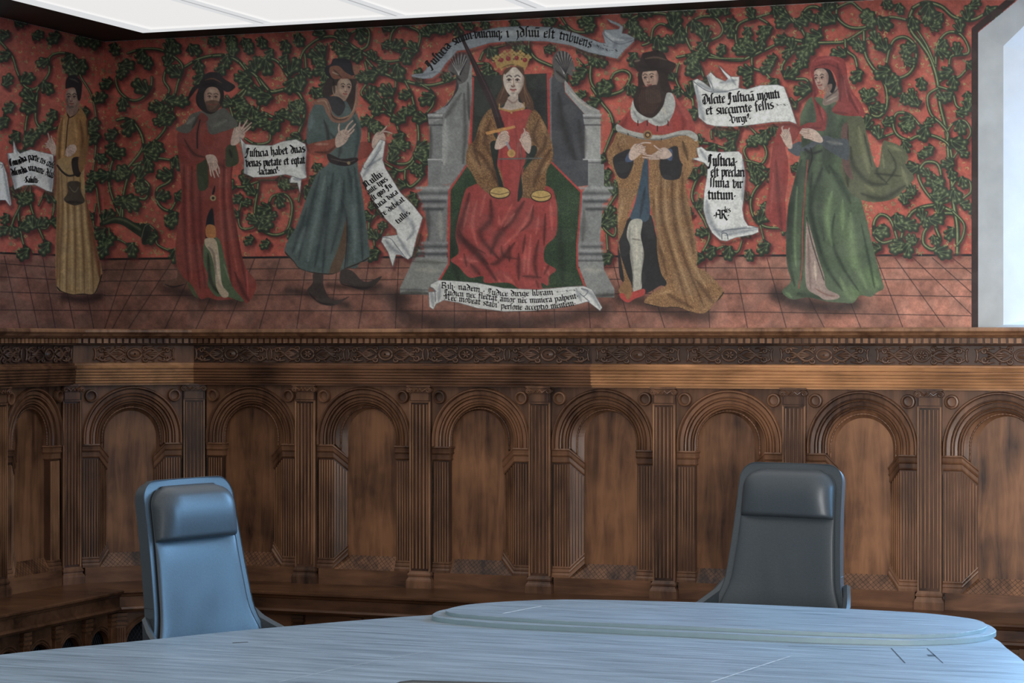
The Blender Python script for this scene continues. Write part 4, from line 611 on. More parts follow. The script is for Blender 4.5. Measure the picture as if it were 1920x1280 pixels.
# ---------------------------------------------------------------- materials
def mat(name): m = bpy.data.materials.new(name); m.use_nodes = True; return m, m.node_tree.nodes, m.node_tree.links, m.node_tree.nodes['Principled BSDF']
def wood(name, dark, lightc, rough=.42, scale=(9, 9, 1.1), bump=.15, lattice=False):
    m, N, L, P = mat(name)
    tc = N.new('ShaderNodeTexCoord'); mp = N.new('ShaderNodeMapping'); mp.inputs[3].default_value = scale; L.new(tc.outputs['Object'], mp.inputs[0])
    oi = N.new('ShaderNodeObjectInfo'); ad = N.new('ShaderNodeVectorMath'); ad.operation = 'ADD'; L.new(mp.outputs[0], ad.inputs[0])
    sc = N.new('ShaderNodeVectorMath'); sc.operation = 'SCALE'; sc.inputs['Scale'].default_value = 9; cb = N.new('ShaderNodeCombineXYZ')
    for k in range(3): L.new(oi.outputs['Random'], cb.inputs[k])
    L.new(cb.outputs[0], sc.inputs[0]); L.new(sc.outputs[0], ad.inputs[1])
    n1 = N.new('ShaderNodeTexNoise'); n1.inputs['Scale'].default_value = 2.2; n1.inputs['Detail'].default_value = 9; n1.inputs['Roughness'].default_value = .62; n1.inputs['Distortion'].default_value = .7; L.new(ad.outputs[0], n1.inputs[0])
    n2 = N.new('ShaderNodeTexNoise'); n2.inputs['Scale'].default_value = 3.5; n2.inputs['Detail'].default_value = 3
    a2 = N.new('ShaderNodeVectorMath'); a2.operation = 'ADD'; L.new(tc.outputs['Object'], a2.inputs[0]); L.new(sc.outputs[0], a2.inputs[1]); L.new(a2.outputs[0], n2.inputs[0])
    mx = N.new('ShaderNodeMath'); mx.operation = 'MULTIPLY_ADD'; mx.inputs[1].default_value = .62; L.new(n2.outputs[0], mx.inputs[0])
    m3 = N.new('ShaderNodeMath'); m3.operation = 'MULTIPLY'; m3.inputs[1].default_value = .55; L.new(n1.outputs[0], m3.inputs[0]); L.new(m3.outputs[0], mx.inputs[2])
    cr = N.new('ShaderNodeValToRGB'); e = cr.color_ramp.elements; e[0].position = .43; e[0].color = (*dark, 1); e[1].position = .72; e[1].color = (*lightc, 1)
    L.new(mx.outputs[0], cr.inputs[0]); hs = N.new('ShaderNodeHueSaturation'); mr = N.new('ShaderNodeMapRange'); mr.inputs[3].default_value = .86; mr.inputs[4].default_value = 1.16
    L.new(oi.outputs['Random'], mr.inputs[0]); L.new(mr.outputs[0], hs.inputs['Value']); L.new(cr.outputs[0], hs.inputs['Color']); L.new(hs.outputs[0], P.inputs['Base Color']); P.inputs['Roughness'].default_value = rough
    b = N.new('ShaderNodeBump'); b.inputs['Strength'].default_value = bump; b.inputs['Distance'].default_value = .004; L.new(n1.outputs[0], b.inputs['Height']); L.new(b.outputs[0], P.inputs['Normal'])
    return m
def plain(name, col, rough=.5, metal=0, nscale=0, namp=.2, bump=0):
    m, N, L, P = mat(name); P.inputs['Roughness'].default_value = rough; P.inputs['Metallic'].default_value = metal
    n = N.new('ShaderNodeTexNoise'); n.inputs['Scale'].default_value = nscale or 20; n.inputs['Detail'].default_value = 6; tc = N.new('ShaderNodeTexCoord'); L.new(tc.outputs['Object'], n.inputs[0])
    cr = N.new('ShaderNodeValToRGB'); e = cr.color_ramp.elements; e[0].position = .3; e[1].position = .7
    e[0].color = (*[c * (1 - namp) for c in col], 1); e[1].color = (*[min(1, c * (1 + namp)) for c in col], 1); L.new(n.outputs[0], cr.inputs[0]); L.new(cr.outputs[0], P.inputs['Base Color'])
    if bump: b = N.new('ShaderNodeBump'); b.inputs['Strength'].default_value = bump; b.inputs['Distance'].default_value = .003; L.new(n.outputs[0], b.inputs['Height']); L.new(b.outputs[0], P.inputs['Normal'])
    return m
M = {}
M['panel'] = wood('walnut_panel', (.034, .013, .006), (.29, .132, .060), .40)
M['carved'] = wood('walnut_carved', (.042, .018, .010), (.25, .120, .062), .38)
M['flute'] = wood('flute_shade_ground', (.022, .010, .006), (.12, .055, .030), .40)  # dark ground puts the shade of the grooves into the wood colour
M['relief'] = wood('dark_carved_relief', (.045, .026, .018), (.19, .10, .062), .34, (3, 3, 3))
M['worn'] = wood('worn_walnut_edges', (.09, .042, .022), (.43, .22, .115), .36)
M['frieze'] = wood('walnut_dark_frieze', (.035, .021, .016), (.13, .072, .048), .40, (3, 3, 3))
M['rail'] = wood('walnut_rail', (.060, .026, .013), (.26, .120, .060), .36, (1.2, 9, 9))
M['light_rail'] = wood('pale_and_lit_walnut_rail', (.24, .112, .048), (.62, .31, .14), .36, (1.2, 9, 9))  # pale wood on the right length; on the chamfer, light put into colour
M['bench'] = wood('walnut_bench', (.036, .015, .007), (.16, .072, .034), .30, (1.2, 9, 9))
M['inlay'] = plain('dark_inlay', (.012, .009, .008), .5)
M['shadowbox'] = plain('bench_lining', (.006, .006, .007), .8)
M['grille'] = plain('iron_grille', (.014, .015, .017), .6, .2)
M['leather'] = plain('slate_leather', (.050, .062, .071), .42, 0, 160, .10, .10); _p = M['leather'].node_tree.nodes['Principled BSDF']; _p.inputs['Coat Weight'].default_value = .2; _p.inputs['Coat Roughness'].default_value = .36
M['seam'] = plain('leather_stitching', (.05, .058, .066), .6)
M['metal'] = plain('polished_aluminium', (.55, .57, .6), .2, 1)
M['stone'] = plain('grey_sandstone', (.50, .52, .52), .85, 0, 9, .10, .25)
M['plaster'] = plain('pale_plaster', (.55, .54, .5), .9, 0, 6, .05)
M['dark'] = wood('black_stained_beam', (.006, .006, .006), (.016, .015, .014), .6)
M['floor'] = wood('oak_floor', (.06, .035, .02), (.16, .09, .05), .4, (1, 8, 8))
def table_mat():
    m, N, L, P = mat('pale_grained_table'); tc = N.new('ShaderNodeTexCoord'); mp = N.new('ShaderNodeMapping'); mp.inputs[2].default_value = (0, 0, math.radians(-38)); mp.inputs[3].default_value = (1.2, 18, 3); L.new(tc.outputs['Object'], mp.inputs[0])
    n = N.new('ShaderNodeTexNoise'); n.inputs['Scale'].default_value = 2.6; n.inputs['Detail'].default_value = 10; n.inputs['Roughness'].default_value = .7; L.new(mp.outputs[0], n.inputs[0])
    cr = N.new('ShaderNodeValToRGB'); e = cr.color_ramp.elements; e[0].position = .3; e[1].position = .72; e[0].color = (.12, .17, .21, 1); e[1].color = (.38, .46, .52, 1); L.new(n.outputs[0], cr.inputs[0]); L.new(cr.outputs[0], P.inputs['Base Color'])
    mr = N.new('ShaderNodeMapRange'); mr.inputs[3].default_value = .24; mr.inputs[4].default_value = .60; L.new(n.outputs[0], mr.inputs[0]); L.new(mr.outputs[0], P.inputs['Roughness'])
    b = N.new('ShaderNodeBump'); b.inputs['Strength'].default_value = .12; b.inputs['Distance'].default_value = .002; L.new(n.outputs[0], b.inputs['Height']); L.new(b.outputs[0], P.inputs['Normal']); return m
M['table'] = table_mat(); M['table_edge'] = plain('table_edge', (.24, .34, .38), .5, 0, 30, .04); M['pale_line'] = plain('pale_reflection', (.72, .80, .86), .25)  # the pale line material stands in for bright reflections on the top
def emit(name, col, e, dif=0):
    m, N, L, P = mat(name); P.inputs['Base Color'].default_value = (*([dif] * 3), 1); P.inputs['Emission Color'].default_value = (*col, 1); P.inputs['Emission Strength'].default_value = e; P.inputs['Roughness'].default_value = .9; return m
M['sail'] = emit('lit_ceiling_fabric', (1, .985, .97), CEIL_E, .1); M['sail_shade'] = emit('fabric_shade_band', (.97, .985, 1), CEIL_E * .88, .1); M['sail_seam'] = emit('ceiling_fabric_seam', (.95, .97, 1), CEIL_E * .55, .1)  # the dimmer band material holds fold and edge shading of the fabric
# ---------------------------------------------------------------- where photo pixels meet the planes of the room
_d = Vector((-math.sin(YAW), math.cos(YAW))); _r = Vector((math.cos(YAW), math.sin(YAW)))
def un(x, y, Y=None, X=None, z=None):
    ray = _d + (x - 960) / FPX * _r; rz = (640 - y) / FPX
    t = (Y - CAM.y) / ray.y if Y is not None else (X - CAM.x) / ray.x if X is not None else (z - CAM.z) / rz
    return (CAM.x + t * ray.x, CAM.y + t * ray.y, CAM.z + t * rz)
# ---------------------------------------------------------------- the room
CEIL = 3.22; WY = .2; WX = -1.25
def structure(name, mb, m, **k): o = mb.build(name, m, **k); o['kind'] = 'structure'; return o
structure('floor', MB().box(-1.6, -12.6, -.1, 9.3, .9, 0), M['floor'])
ox, oz = 3.257, 3.05; sx = ox + (CEIL + .1 - oz) / .80
mb = MB().box(-1.6, WY + .004, 0, ox, .95, CEIL + .1); mb.box(ox, WY + .004, 0, 5.1, .95, 1.712); mb.box(5.1, WY + .004, 0, 6.0, .95, CEIL + .1); mb.box(6.0, WY + .004, 0, 7.8, .95, 1.712); mb.box(6.0, WY + .004, 3.05, 7.8, .95, CEIL + .1); mb.box(7.8, WY + .004, 0, 9.3, .95, CEIL + .1)
mb.prism([(ox, oz), (ox, CEIL + .1), (sx, CEIL + .1)], WY + .004, .95, 'y')
structure('wall_back', mb, M['plaster'])
structure('wall_left', MB().box(-1.65, -12.6, 0, WX - .004, WY, CEIL + .1), M['plaster'])
mb = MB().box(-1.6, -12.6, 0, 4.6, -12.4, CEIL + .1); mb.box(8.6, -12.6, 0, 9.3, -12.4, CEIL + .1); mb.box(4.6, -12.6, 0, 8.6, -12.4, .9); mb.box(4.6, -12.6, 2.9, 8.6, -12.4, CEIL + .1)  # opening added for the unseen fill lamp
structure('wall_front', mb, M['plaster'])
mb = MB().box(9.05, -12.4, 0, 9.3, -2.2, CEIL + .1); mb.box(9.05, -.6, 0, 9.3, .2, CEIL + .1); mb.box(9.05, -2.2, 0, 9.3, -.6, 1.5); mb.box(9.05, -2.2, 3.0, 9.3, -.6, CEIL + .1)
structure('wall_right', mb, M['plaster'])
structure('ceiling', MB().box(-1.6, -12.6, CEIL + .30, 9.3, .95, CEIL + .4), M['plaster'])
# dark frame round the light ceiling
LX0, LX1, LY0, LY1 = -.90, 8.4, -11.6, -.015
mb = MB().box(WX - .003, LY1, CEIL, 9.05, WY, CEIL + .28); mb.box(WX - .003, LY0, CEIL, LX0, LY1, CEIL + .28); mb.box(LX1, LY0, CEIL, 9.05, LY1, CEIL + .28); mb.box(WX, LY0 - .5, CEIL, 9.05, LY0, CEIL + .28)
structure('trim_1', mb, M['dark'])
# the light ceiling: fabric fields sagging a little between their seams
lc = empty('light_ceiling', (2.6, -5.5, CEIL), 0, 'glowing white stretched fabric light ceiling in a dark frame above the wall painting', 'ceiling light')
NF = 13; fx = [LX0 + (LX1 - LX0) * i / NF for i in range(NF + 1)]
for i in range(NF):
    rows = []
    for a in range(25):
        yy = LY0 + (LY1 - LY0) * a / 24; row = []
        for b in range(9):
            t = b / 8; row.append((fx[i] + (fx[i + 1] - fx[i]) * t - 2.6, yy + 5.5, .014 - .009 * math.sin(math.pi * t) * min(1, (LY1 - yy) / .5, (yy - LY0) / .5)))
        rows.append(row)
    MB().grid(rows).build('fabric_field', M['sail'], lc, smooth=True)
    if i: MB().box(fx[i] - .006 - 2.6, LY0 + 5.5, .0030, fx[i] + .006 - 2.6, LY1 + 5.5, .0034).build('seam', M['sail_seam'], lc); MB().box(fx[i] - .05 - 2.6, LY0 + 5.5, .0036, fx[i] + .05 - 2.6, LY1 + 5.5, .0042).build('fold_shade', M['sail_shade'], lc)  # wide dimmer bands put soft fold shading into the fabric's glow
hb = MB(); hb.box(LX0 - 2.6, LY1 + 5.5 - .07, .0003, LX1 - 2.6, LY1 + 5.5, .0028); hb.box(LX0 - 2.6, LY0 + 5.5, .0003, LX0 - 2.6 + .09, LY1 + 5.5 - .07, .0028); hb.build('edge_shade', M['sail_shade'], lc)  # dimmer strips put the fade next to the frame into the glow
# ---------------------------------------------------------------- window niche at the right end of the wall
wn = empty('window_1', (ox, WY, 1.72)); wn['kind'] = 'structure'
def ring(o1, y1, o2, y2): return [[(x, y1, z) for x, z in o1], [(x, y2, z) for x, z in o2]]
O1 = [(ox, 1.712), (ox, oz), (ox + .22, CEIL + .02), (4.9, CEIL + .02), (5.1, 3.1), (5.1, 1.712)]
O2 = [(ox + .105, 1.735), (ox + .105, oz - .062), (ox + .33, CEIL - .02), (4.8, CEIL - .02), (5.0, 3.05), (5.0, 1.735)]
O3 = [(ox + .52, 1.84), (ox + .52, oz - .16), (ox + .66, CEIL - .16), (4.7, CEIL - .16), (4.86, 3.0), (4.86, 1.80)]
rel = lambda rows: [[(x - ox, y - WY, z - 1.72) for x, y, z in r] for r in rows]
g1 = MB().grid(rel(ring(O1, WY, O2, WY + .05)), True); g1.build('stone_surround', M['stone'], wn)
g2 = MB().grid(rel(ring(O2, WY + .05, O3, WY + .42)), True); g2.build('splayed_reveal', plain('whitewashed_reveal', (.80, .84, .88), .8, 0, 6, .05, .1), wn)
fr = MB()
for x in (3.74, 4.28, 4.82): fr.box(x, .60, 1.80, x + .05, .64, 3.05)
for z in (1.80, 2.40, 3.02): fr.box(3.74, .60, z, 4.87, .64, z + .05)
fr.v = [(x - ox, y - WY, z - 1.72) for x, y, z in fr.v]; fr.build('window_frame', plain('white_window_frame', (.7, .7, .7), .5), wn)
# ---------------------------------------------------------------- walnut wainscot, facet by facet
S_ = .6148; Z0 = .47
FAC = {'main': (Vector((-S_, 0)), 0.0), 'chamfer': (Vector((-S_ - S_ * .70711, -S_ * .70711)), math.radians(45)), 'left': (Vector((-S_ - S_ * .70711, -S_ * .70711 - S_)), math.radians(90))}
def sweep(mb, path, prof):
    """path: (point, outward direction) pairs; prof: (out, dz)"""
    return mb.grid([[(p[0] + n[0] * o, p[1] + n[1] * o, p[2] + dz) for o, dz in prof] for p, n in path])
def reeds(mb, a0, a1, b0, b1, nrm, n, r, fill=.5):
    """n standing ribs on the face a0-a1 (foot) to b0-b1 (top)"""
    a0, a1, b0, b1, nrm = map(Vector, (a0, a1, b0, b1, nrm)); k = fill / n / 2
    for i in range(n):
        c = (i + .5) / n
        q = [a0.lerp(a1, c - k), a0.lerp(a1, c + k), b0.lerp(b1, c + k), b0.lerp(b1, c - k)]; s = [(a0.lerp(a1, c - k * .55)) + nrm * r, (a0.lerp(a1, c + k * .55)) + nrm * r, b0.lerp(b1, c + k * .55) + nrm * r, b0.lerp(b1, c - k * .55) + nrm * r]
        mb.add(q + s, [(4, 5, 6, 7), (0, 4, 7, 3), (1, 2, 6, 5), (3, 7, 6, 2), (0, 1, 5, 4)])
ARC_Z = .717; R0 = .2477; RI = .163
def arch_path(R, cx=0., cz=0., zl=.684, n=28, nl=4):
    c = ARC_Z + cz; p = [(cx - R, zl + (c - zl) * i / nl) for i in range(nl)]
    p += [(cx - R * math.cos(math.pi * i / n), c + R * math.sin(math.pi * i / n)) for i in range(n + 1)]
    return p + [(cx + R, c - (c - zl) * (i + 1) / nl) for i in range(nl)]
CACHE = {}
def bay_meshes(ol, orr):
    out = {}
    H = .5 * S_ - .067; HB = .5 * S_ - .0537; top = .972; yf = .032
    mb = MB()                                              # spandrel board
    P = arch_path(R0 + .004)
    for (x0, z0), (x1, z1) in zip(P[:-1], P[1:]):
        if abs(x1 - x0) > 1e-6: mb.add([(x0, yf, z0), (x1, yf, z1), (x1, yf, top), (x0, yf, top)], [(0, 1, 2, 3)])
    for s in (-1, 1): mb.add([(s * (R0 + .004), yf, .60), (s * HB, yf, .60), (s * HB, yf, top), (s * (R0 + .004), yf, top)], [(0, 1, 2, 3)])
    out['spandrel_board'] = (mb, 'carved', False)
    prof = [(.2517, .032), (.2517, .018), (.248, .012), (.2425, .012), (.2395, .018), (.2385, .034), (.2355, .034), (.2345, .024), (.219, .026), (.217, .038), (.2145, .038), (.213, .024), (.210, .019), (.2045, .021), (.2025, .042), (.1995, .042),
            (.1985, .031), (.188, .033), (.1865, .045), (.184, .045), (.183, .031), (.180, .027), (.1755, .030), (.174, .050), (.171, .050), (.170, .039), (.165, .041), (.163, .052)]
    out['arch_moulding'] = (MB().grid([[(x, y, z) for x, z in arch_path(r)] for r, y in prof]), 'carved', 2)
    w = {(1, 0): (.134, .028, .008), (0, 1): (.134, -.028, .008), (1, 1): (.132, 0, -.004), (0, 0): (.158, 0, 0)}[(ol, orr)]
    zl, zr = (.622 if ol else .684), (.622 if orr else .684)
    F_ = arch_path(RI); Bk = arch_path(w[0], w[1], w[2]); n = len(F_); Bk = [(x, (z if 3 < i < n - 4 else z)) for i, (x, z) in enumerate(Bk)]
    if ol: Bk[0] = (Bk[0][0], zl)
    if orr: Bk[-1] = (Bk[-1][0], zr)
    out['arch_soffit'] = (MB().grid([[(x, .052, z) for x, z in F_], [(x * .6 + u * .4, .060, z * .6 + v * .4) for (x, z), (u, v) in zip(F_, Bk)], [(x, .074, z) for x, z in Bk]]), 'carved', False)
    bd = [(x * .52 + u * .48, .055, z * .52 + v * .48) for (x, z), (u, v) in zip(F_, Bk)]; fine = []
    for a, b in zip(bd[:-1], bd[1:]):
        for t in range(3): fine.append(Vector(a).lerp(Vector(b), t / 3))
    if ol or orr: out['bead_band'] = (MB().tube(fine, [.0052 if i % 3 else .0026 for i in range(len(fine))], 6), 'carved', 1)
    out['niche_panel'] = (MB().add([(-.19, .0745, .135), (.19, .0745, .135), (.19, .0745, .95), (-.19, .0745, .95)], [(0, 1, 2, 3)]), 'panel', False)
    for s in (-1, 1):                                      # roundels
        rows = []
        for r, y in ((.0325, .032), (.0325, .014), (.030, .008), (.0235, .007), (.0212, .011), (.0195, .0300), (.010, .0312), (.0005, .0312)): rows.append([(s * .2105 + r * math.cos(a * math.pi / 12), y, .922 + r * math.sin(a * math.pi / 12)) for a in range(24)])
        out['roundel' + ('' if s < 0 else '#')] = (MB().grid(rows, True), 'carved', 2)
    for s, ob in ((-1, ol), (1, orr)):                     # fluted jambs with impost and foot
        A, B = (s * .2530, .040), (s * .168, .040); Cc = (s * (.105 if not (ol and orr) else .120), .070); nb = Vector((-s * .30, -.954)); mid = Vector((-s * .12, -1.0))
        jm = MB(); jm.add([(A[0], A[1], .075), (B[0], B[1], .075), (B[0], B[1], .684), (A[0], A[1], .684)], [(0, 1, 2, 3)])
        rb = MB(); jm.add([(B[0], .040, .075), (B[0], .078, .075), (B[0], .078, .684), (B[0], .040, .684)], [(0, 1, 2, 3)])
        reeds(rb, (A[0] - s * .004, .040, .125), (B[0], .040, .125), (A[0] - s * .004, .040, .608), (B[0], .040, .608), (0, -1, 0), 6, .0055, .42)
        if ob:
            jm.add([(B[0], B[1], .075), (Cc[0], Cc[1], .14), (Cc[0], Cc[1], .624), (B[0], B[1], .684)], [(0, 1, 2, 3)])
            reeds(rb, (B[0], B[1], .125), (Cc[0], Cc[1], .185), (B[0], B[1], .606), (Cc[0], Cc[1], .545), (nb.x, nb.y, 0), 5, .005, .42)
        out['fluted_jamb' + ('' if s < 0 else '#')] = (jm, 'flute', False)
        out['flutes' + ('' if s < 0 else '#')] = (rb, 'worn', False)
        cap = [(.0, .0), (.016, .0), (.018, -.006), (.012, -.012), (.010, -.026), (.014, -.030), (.011, -.036), (.006, -.040), (.005, -.058), (.008, -.061), (.006, -.066), (.0, -.070)]
        bs = [(.0, .052), (.006, .050), (.007, .044), (.004, .040), (.010, .034), (.011, .026), (.008, .022), (.016, .012), (.016, .0), (0, 0)]
        for nm, pf, zA, zC in (('impost', cap, .684, .624), ('jamb_foot', bs, .075, .142)):
            pa = [((A[0], A[1], zA), (0, -1)), ((B[0], B[1], zA), (mid.x, mid.y) if ob else (-s * .35, -1))]
            if ob: pa.append(((Cc[0], Cc[1], zC), (nb.x - s * .1, nb.y)))
            else: pa.append(((B[0], .074, zA), (-s * 1.0, 0)))
            out[nm + ('' if s < 0 else '#')] = (sweep(MB(), pa, pf), 'carved', False)
    out['tiled_floor_strip'] = (MB().add([(-.19, .030, .075), (.19, .030, .075), (.19, .075, .140), (-.19, .075, .140)], [(0, 1, 2, 3)]), 'panel', False)
    lm = MB(); nx = 13; nrm = Vector((0, -.5, .35)).normalized() * .0008
    for k in range(-6, nx + 6):
        for d in (-1, 1):
            x0 = -.156 + .312 * k / nx; x1 = x0 + d * .075; a = Vector((x0, .030, .075)); b = Vector((x1, .075, .140)); t0, t1 = 0., 1.
            for lim, sg in ((.152, 1), (-.152, -1)):
                if (a.x - lim) * sg > 0 and (b.x - lim) * sg > 0: t0 = 2; break
                if (a.x - lim) * sg > 0: t0 = max(t0, (lim - a.x) / (b.x - a.x))
                elif (b.x - lim) * sg > 0: t1 = min(t1, (lim - a.x) / (b.x - a.x))
            if t0 >= t1: continue
            p, q = a.lerp(b, t0) + nrm, a.lerp(b, t1) + nrm; h = Vector((.0011, 0, 0)); lm.add([p - h, p + h, q + h, q - h], [(0, 1, 2, 3)])
    out['diamond_lines'] = (lm, 'inlay', False)
    out['skirting'] = (MB().box(-H, .018, 0, H, .078, .075), 'rail', False)
    return out
def make_bay(facet, k, ol, orr, label):
    o, a = FAC[facet]; c = o + Vector((math.cos(a), math.sin(a))) * (S_ * (k + .5))
    root = empty('arched_panel', (c.x, c.y, Z0), a, label, 'wall panel', 'arched walnut panels round the room')
    if (ol, orr) not in CACHE: CACHE[(ol, orr)] = {n: mb.build(n.strip('#'), M[m], None, sm).data for n, (mb, m, sm) in bay_meshes(ol, orr).items()}; [bpy.data.objects.remove(x) for x in list(bpy.data.objects) if x.parent is None and x.type == 'MESH' and x.data in CACHE[(ol, orr)].values()]
    strip = None
    for n, me in CACHE[(ol, orr)].items():
        x = bpy.data.objects.new(n.strip('#'), me); COL.objects.link(x); x.parent = root
        if n == 'tiled_floor_strip': strip = x
        if n == 'diamond_lines': x.parent = strip
        if n.startswith('fluted_jamb'): jamb = x
        if n.startswith('flutes'): x.parent = jamb
    return root
bays = [('main', 0, 0, 1, 'dark arched walnut panel right behind the blue-lit left chair, under the red-gowned figure'), ('main', 1, 1, 0, 'arched walnut panel under the blue-green striding figure'),
        ('main', 2, 0, 1, 'arched walnut panel under the left side of the painted throne'), ('main', 3, 1, 0, 'arched walnut panel under the right side of the painted throne'),
        ('main', 4, 0, 1, 'arched walnut panel left of the grey right chair, under the tall rolled scroll'), ('main', 5, 1, 1, 'arched walnut panel right of the grey right chair, under the green-gowned figure'),
        ('main', 6, 1, 0, 'arched walnut panel at the far right under the window niche'), ('chamfer', 0, 1, 1, 'arched walnut panel on the slanted corner piece, left of the left chair'),
        ('left', 0, 1, 0, 'narrow-looking arched walnut panel on the left wall, next to the slanted corner'), ('left', -1, 0, 1, 'arched walnut panel cut by the left edge of the picture')]
for b in bays: make_bay(*b)
def pilaster_meshes():
    out = {}
    pl = MB(); pl.box(-.066, -.014, 0, .066, .03, .034)
    def band(mb, hw, y, pf): sweep(mb, [((-hw, .03, 0), (-1, 0)), ((-hw, y, 0), (-1, -1)), ((hw, y, 0), (1, -1)), ((hw, .03, 0), (1, 0))], pf)
    band(pl, .052, 0.0, [(.013, .034), (.011, .042), (.006, .048), (.004, .056), (.008, .060), (.008, .068), (.003, .074), (.0, .082), (-.05, .082)]); out['base'] = (pl, 'carved', False)
    sh = MB().box(-.0535, .012, .075, .0535, .034, .972); rb = MB(); reeds(rb, (-.047, .012, .094), (.047, .012, .094), (-.047, .012, .886), (.047, .012, .886), (0, -1, 0), 5, .010, .30)
    for x in (-.0535, .0465): rb.box(x, .002, .082, x + .007, .016, .90)
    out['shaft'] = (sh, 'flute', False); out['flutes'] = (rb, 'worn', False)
    cp = MB().box(-.046, .002, .905, .046, .02, .942); cp.box(-.050, -.002, .895, .050, .02, .902); cp.box(-.062, -.016, .971, .062, .03, .979); cp.box(-.048, -.004, .944, .048, .02, .970)
    for s in (-1, 1):
        sp = [(s * (.050 - .014 * (1 - t / 14) * math.cos(t * .9)), -.012 - .003 * t / 14, .955 + .014 * (1 - t / 14) * math.sin(t * .9)) for t in range(13)]
        cp.tube(sp, [.0042 - .0001 * t for t in range(13)], 6)
        rows = [[(s * .050 + r * math.cos(a * .5236), y, .955 + r * math.sin(a * .5236)) for a in range(12)] for r, y in ((.015, .02), (.015, -.008), (.001, -.010))]; cp.grid(rows, True)
    cp.tube([(-.040, -.008, .964), (-.02, -.013, .950), (-.008, -.015, .962), (0, -.017, .949), (.008, -.015, .962), (.02, -.013, .950), (.040, -.008, .964)], .0048, 6)
    out['capital'] = (cp, 'carved', 2); return out
def pilaster(facet, k, label, ang=None):
    o, a = FAC[facet]; c = o + Vector((math.cos(a), math.sin(a))) * (S_ * k)
    if ang is not None: a = ang
    root = empty('pilaster', (c.x, c.y, Z0), a, label, 'pilaster', 'fluted walnut pilasters between the arches')
    if 'pil' not in CACHE: CACHE['pil'] = {n: (mb.build(n, M[m], root, sm), None)[0].data for n, (mb, m, sm) in pilaster_meshes().items()}; return root
    for n, me in CACHE['pil'].items(): x = bpy.data.objects.new(n, me); COL.objects.link(x); x.parent = root
    return root
for k, lb in ((1, 'fluted walnut pilaster with dark stained bands, the next one right of the left chair'), (2, 'fluted walnut pilaster below the left throne base'), (3, 'fluted walnut pilaster below the right half of the painted throne'),
              (4, 'fluted walnut pilaster below the king in gold'), (5, 'fluted walnut pilaster rising behind the right chair back'), (6, 'fluted walnut pilaster between the right chair and the right picture edge'), (7, 'fluted walnut pilaster beyond the right edge of the picture, under the window')): pilaster('main', k, lb)
pilaster('main', 0, 'fluted walnut pilaster folded round the corner above the left chair', math.radians(22.5)); pilaster('chamfer', 0, 'fluted walnut pilaster in the corner left of the slanted panel', math.radians(67.5))
pilaster('left', 0, 'fluted walnut pilaster at the left picture edge'); pilaster('left', -1, 'fluted walnut pilaster on the left wall beyond the left picture edge')
# entablature, one length per facet, mitred
PL = [Vector((-S_ - S_ * .70711, -8.0)), Vector((-S_ - S_ * .70711, -S_ * .70711)), Vector((-S_, 0)), Vector((1.55 - .055, 0)), Vector((9.0, 0))]
def nrm2(a, b): t = (b - a).normalized(); return Vector((t.y, -t.x))
def miter(i):
    if i == 0: return nrm2(PL[0], PL[1])
    if i == len(PL) - 1: return nrm2(PL[-2], PL[-1])
    a, b = nrm2(PL[i - 1], PL[i]), nrm2(PL[i], PL[i + 1]); return (a + b) / (1 + a.dot(b))
def run(name, i, prof, m, parent, sm=False):
    """profile (out, z) along segment i of the wainscot line"""
    mb = MB(); mb.grid([[(PL[j].x + miter(j).x * o - parent.location.x, PL[j].y + miter(j).y * o - parent.location.y, z - parent.location.z) for o, z in prof] for j in (i, i + 1)]); return mb.build(name, m, parent, sm)
SHELF = [(-.185, 1.722), (.085, 1.722), (.094, 1.716), (.096, 1.706), (.088, 1.699), (.080, 1.697), (.074, 1.688), (.058, 1.682), (.050, 1.677), (.028, 1.676)]
DENT = [(.028, 1.676), (.026, 1.650), (.034, 1.648), (.030, 1.643), (.006, 1.640)]
FRZ = [(.006, 1.640), (.002, 1.556)]
ARCHI = [(.002, 1.556), (.016, 1.552), (.016, 1.544), (.030, 1.541), (.036, 1.535), (.034, 1.527), (.020, 1.524), (.020, 1.519)]
for j in range(5): z = 1.519 - j * .0138; ARCHI += [(.027 - j * .002, z), (.030 - j * .002, z - .004), (.027 - j * .002, z - .0095), (.014 - j * .002, z - .0105), (.014 - j * .002, z - .0130)]
ARCHI += [(.006, 1.449), (.006, 1.444), (-.03, 1.444)]
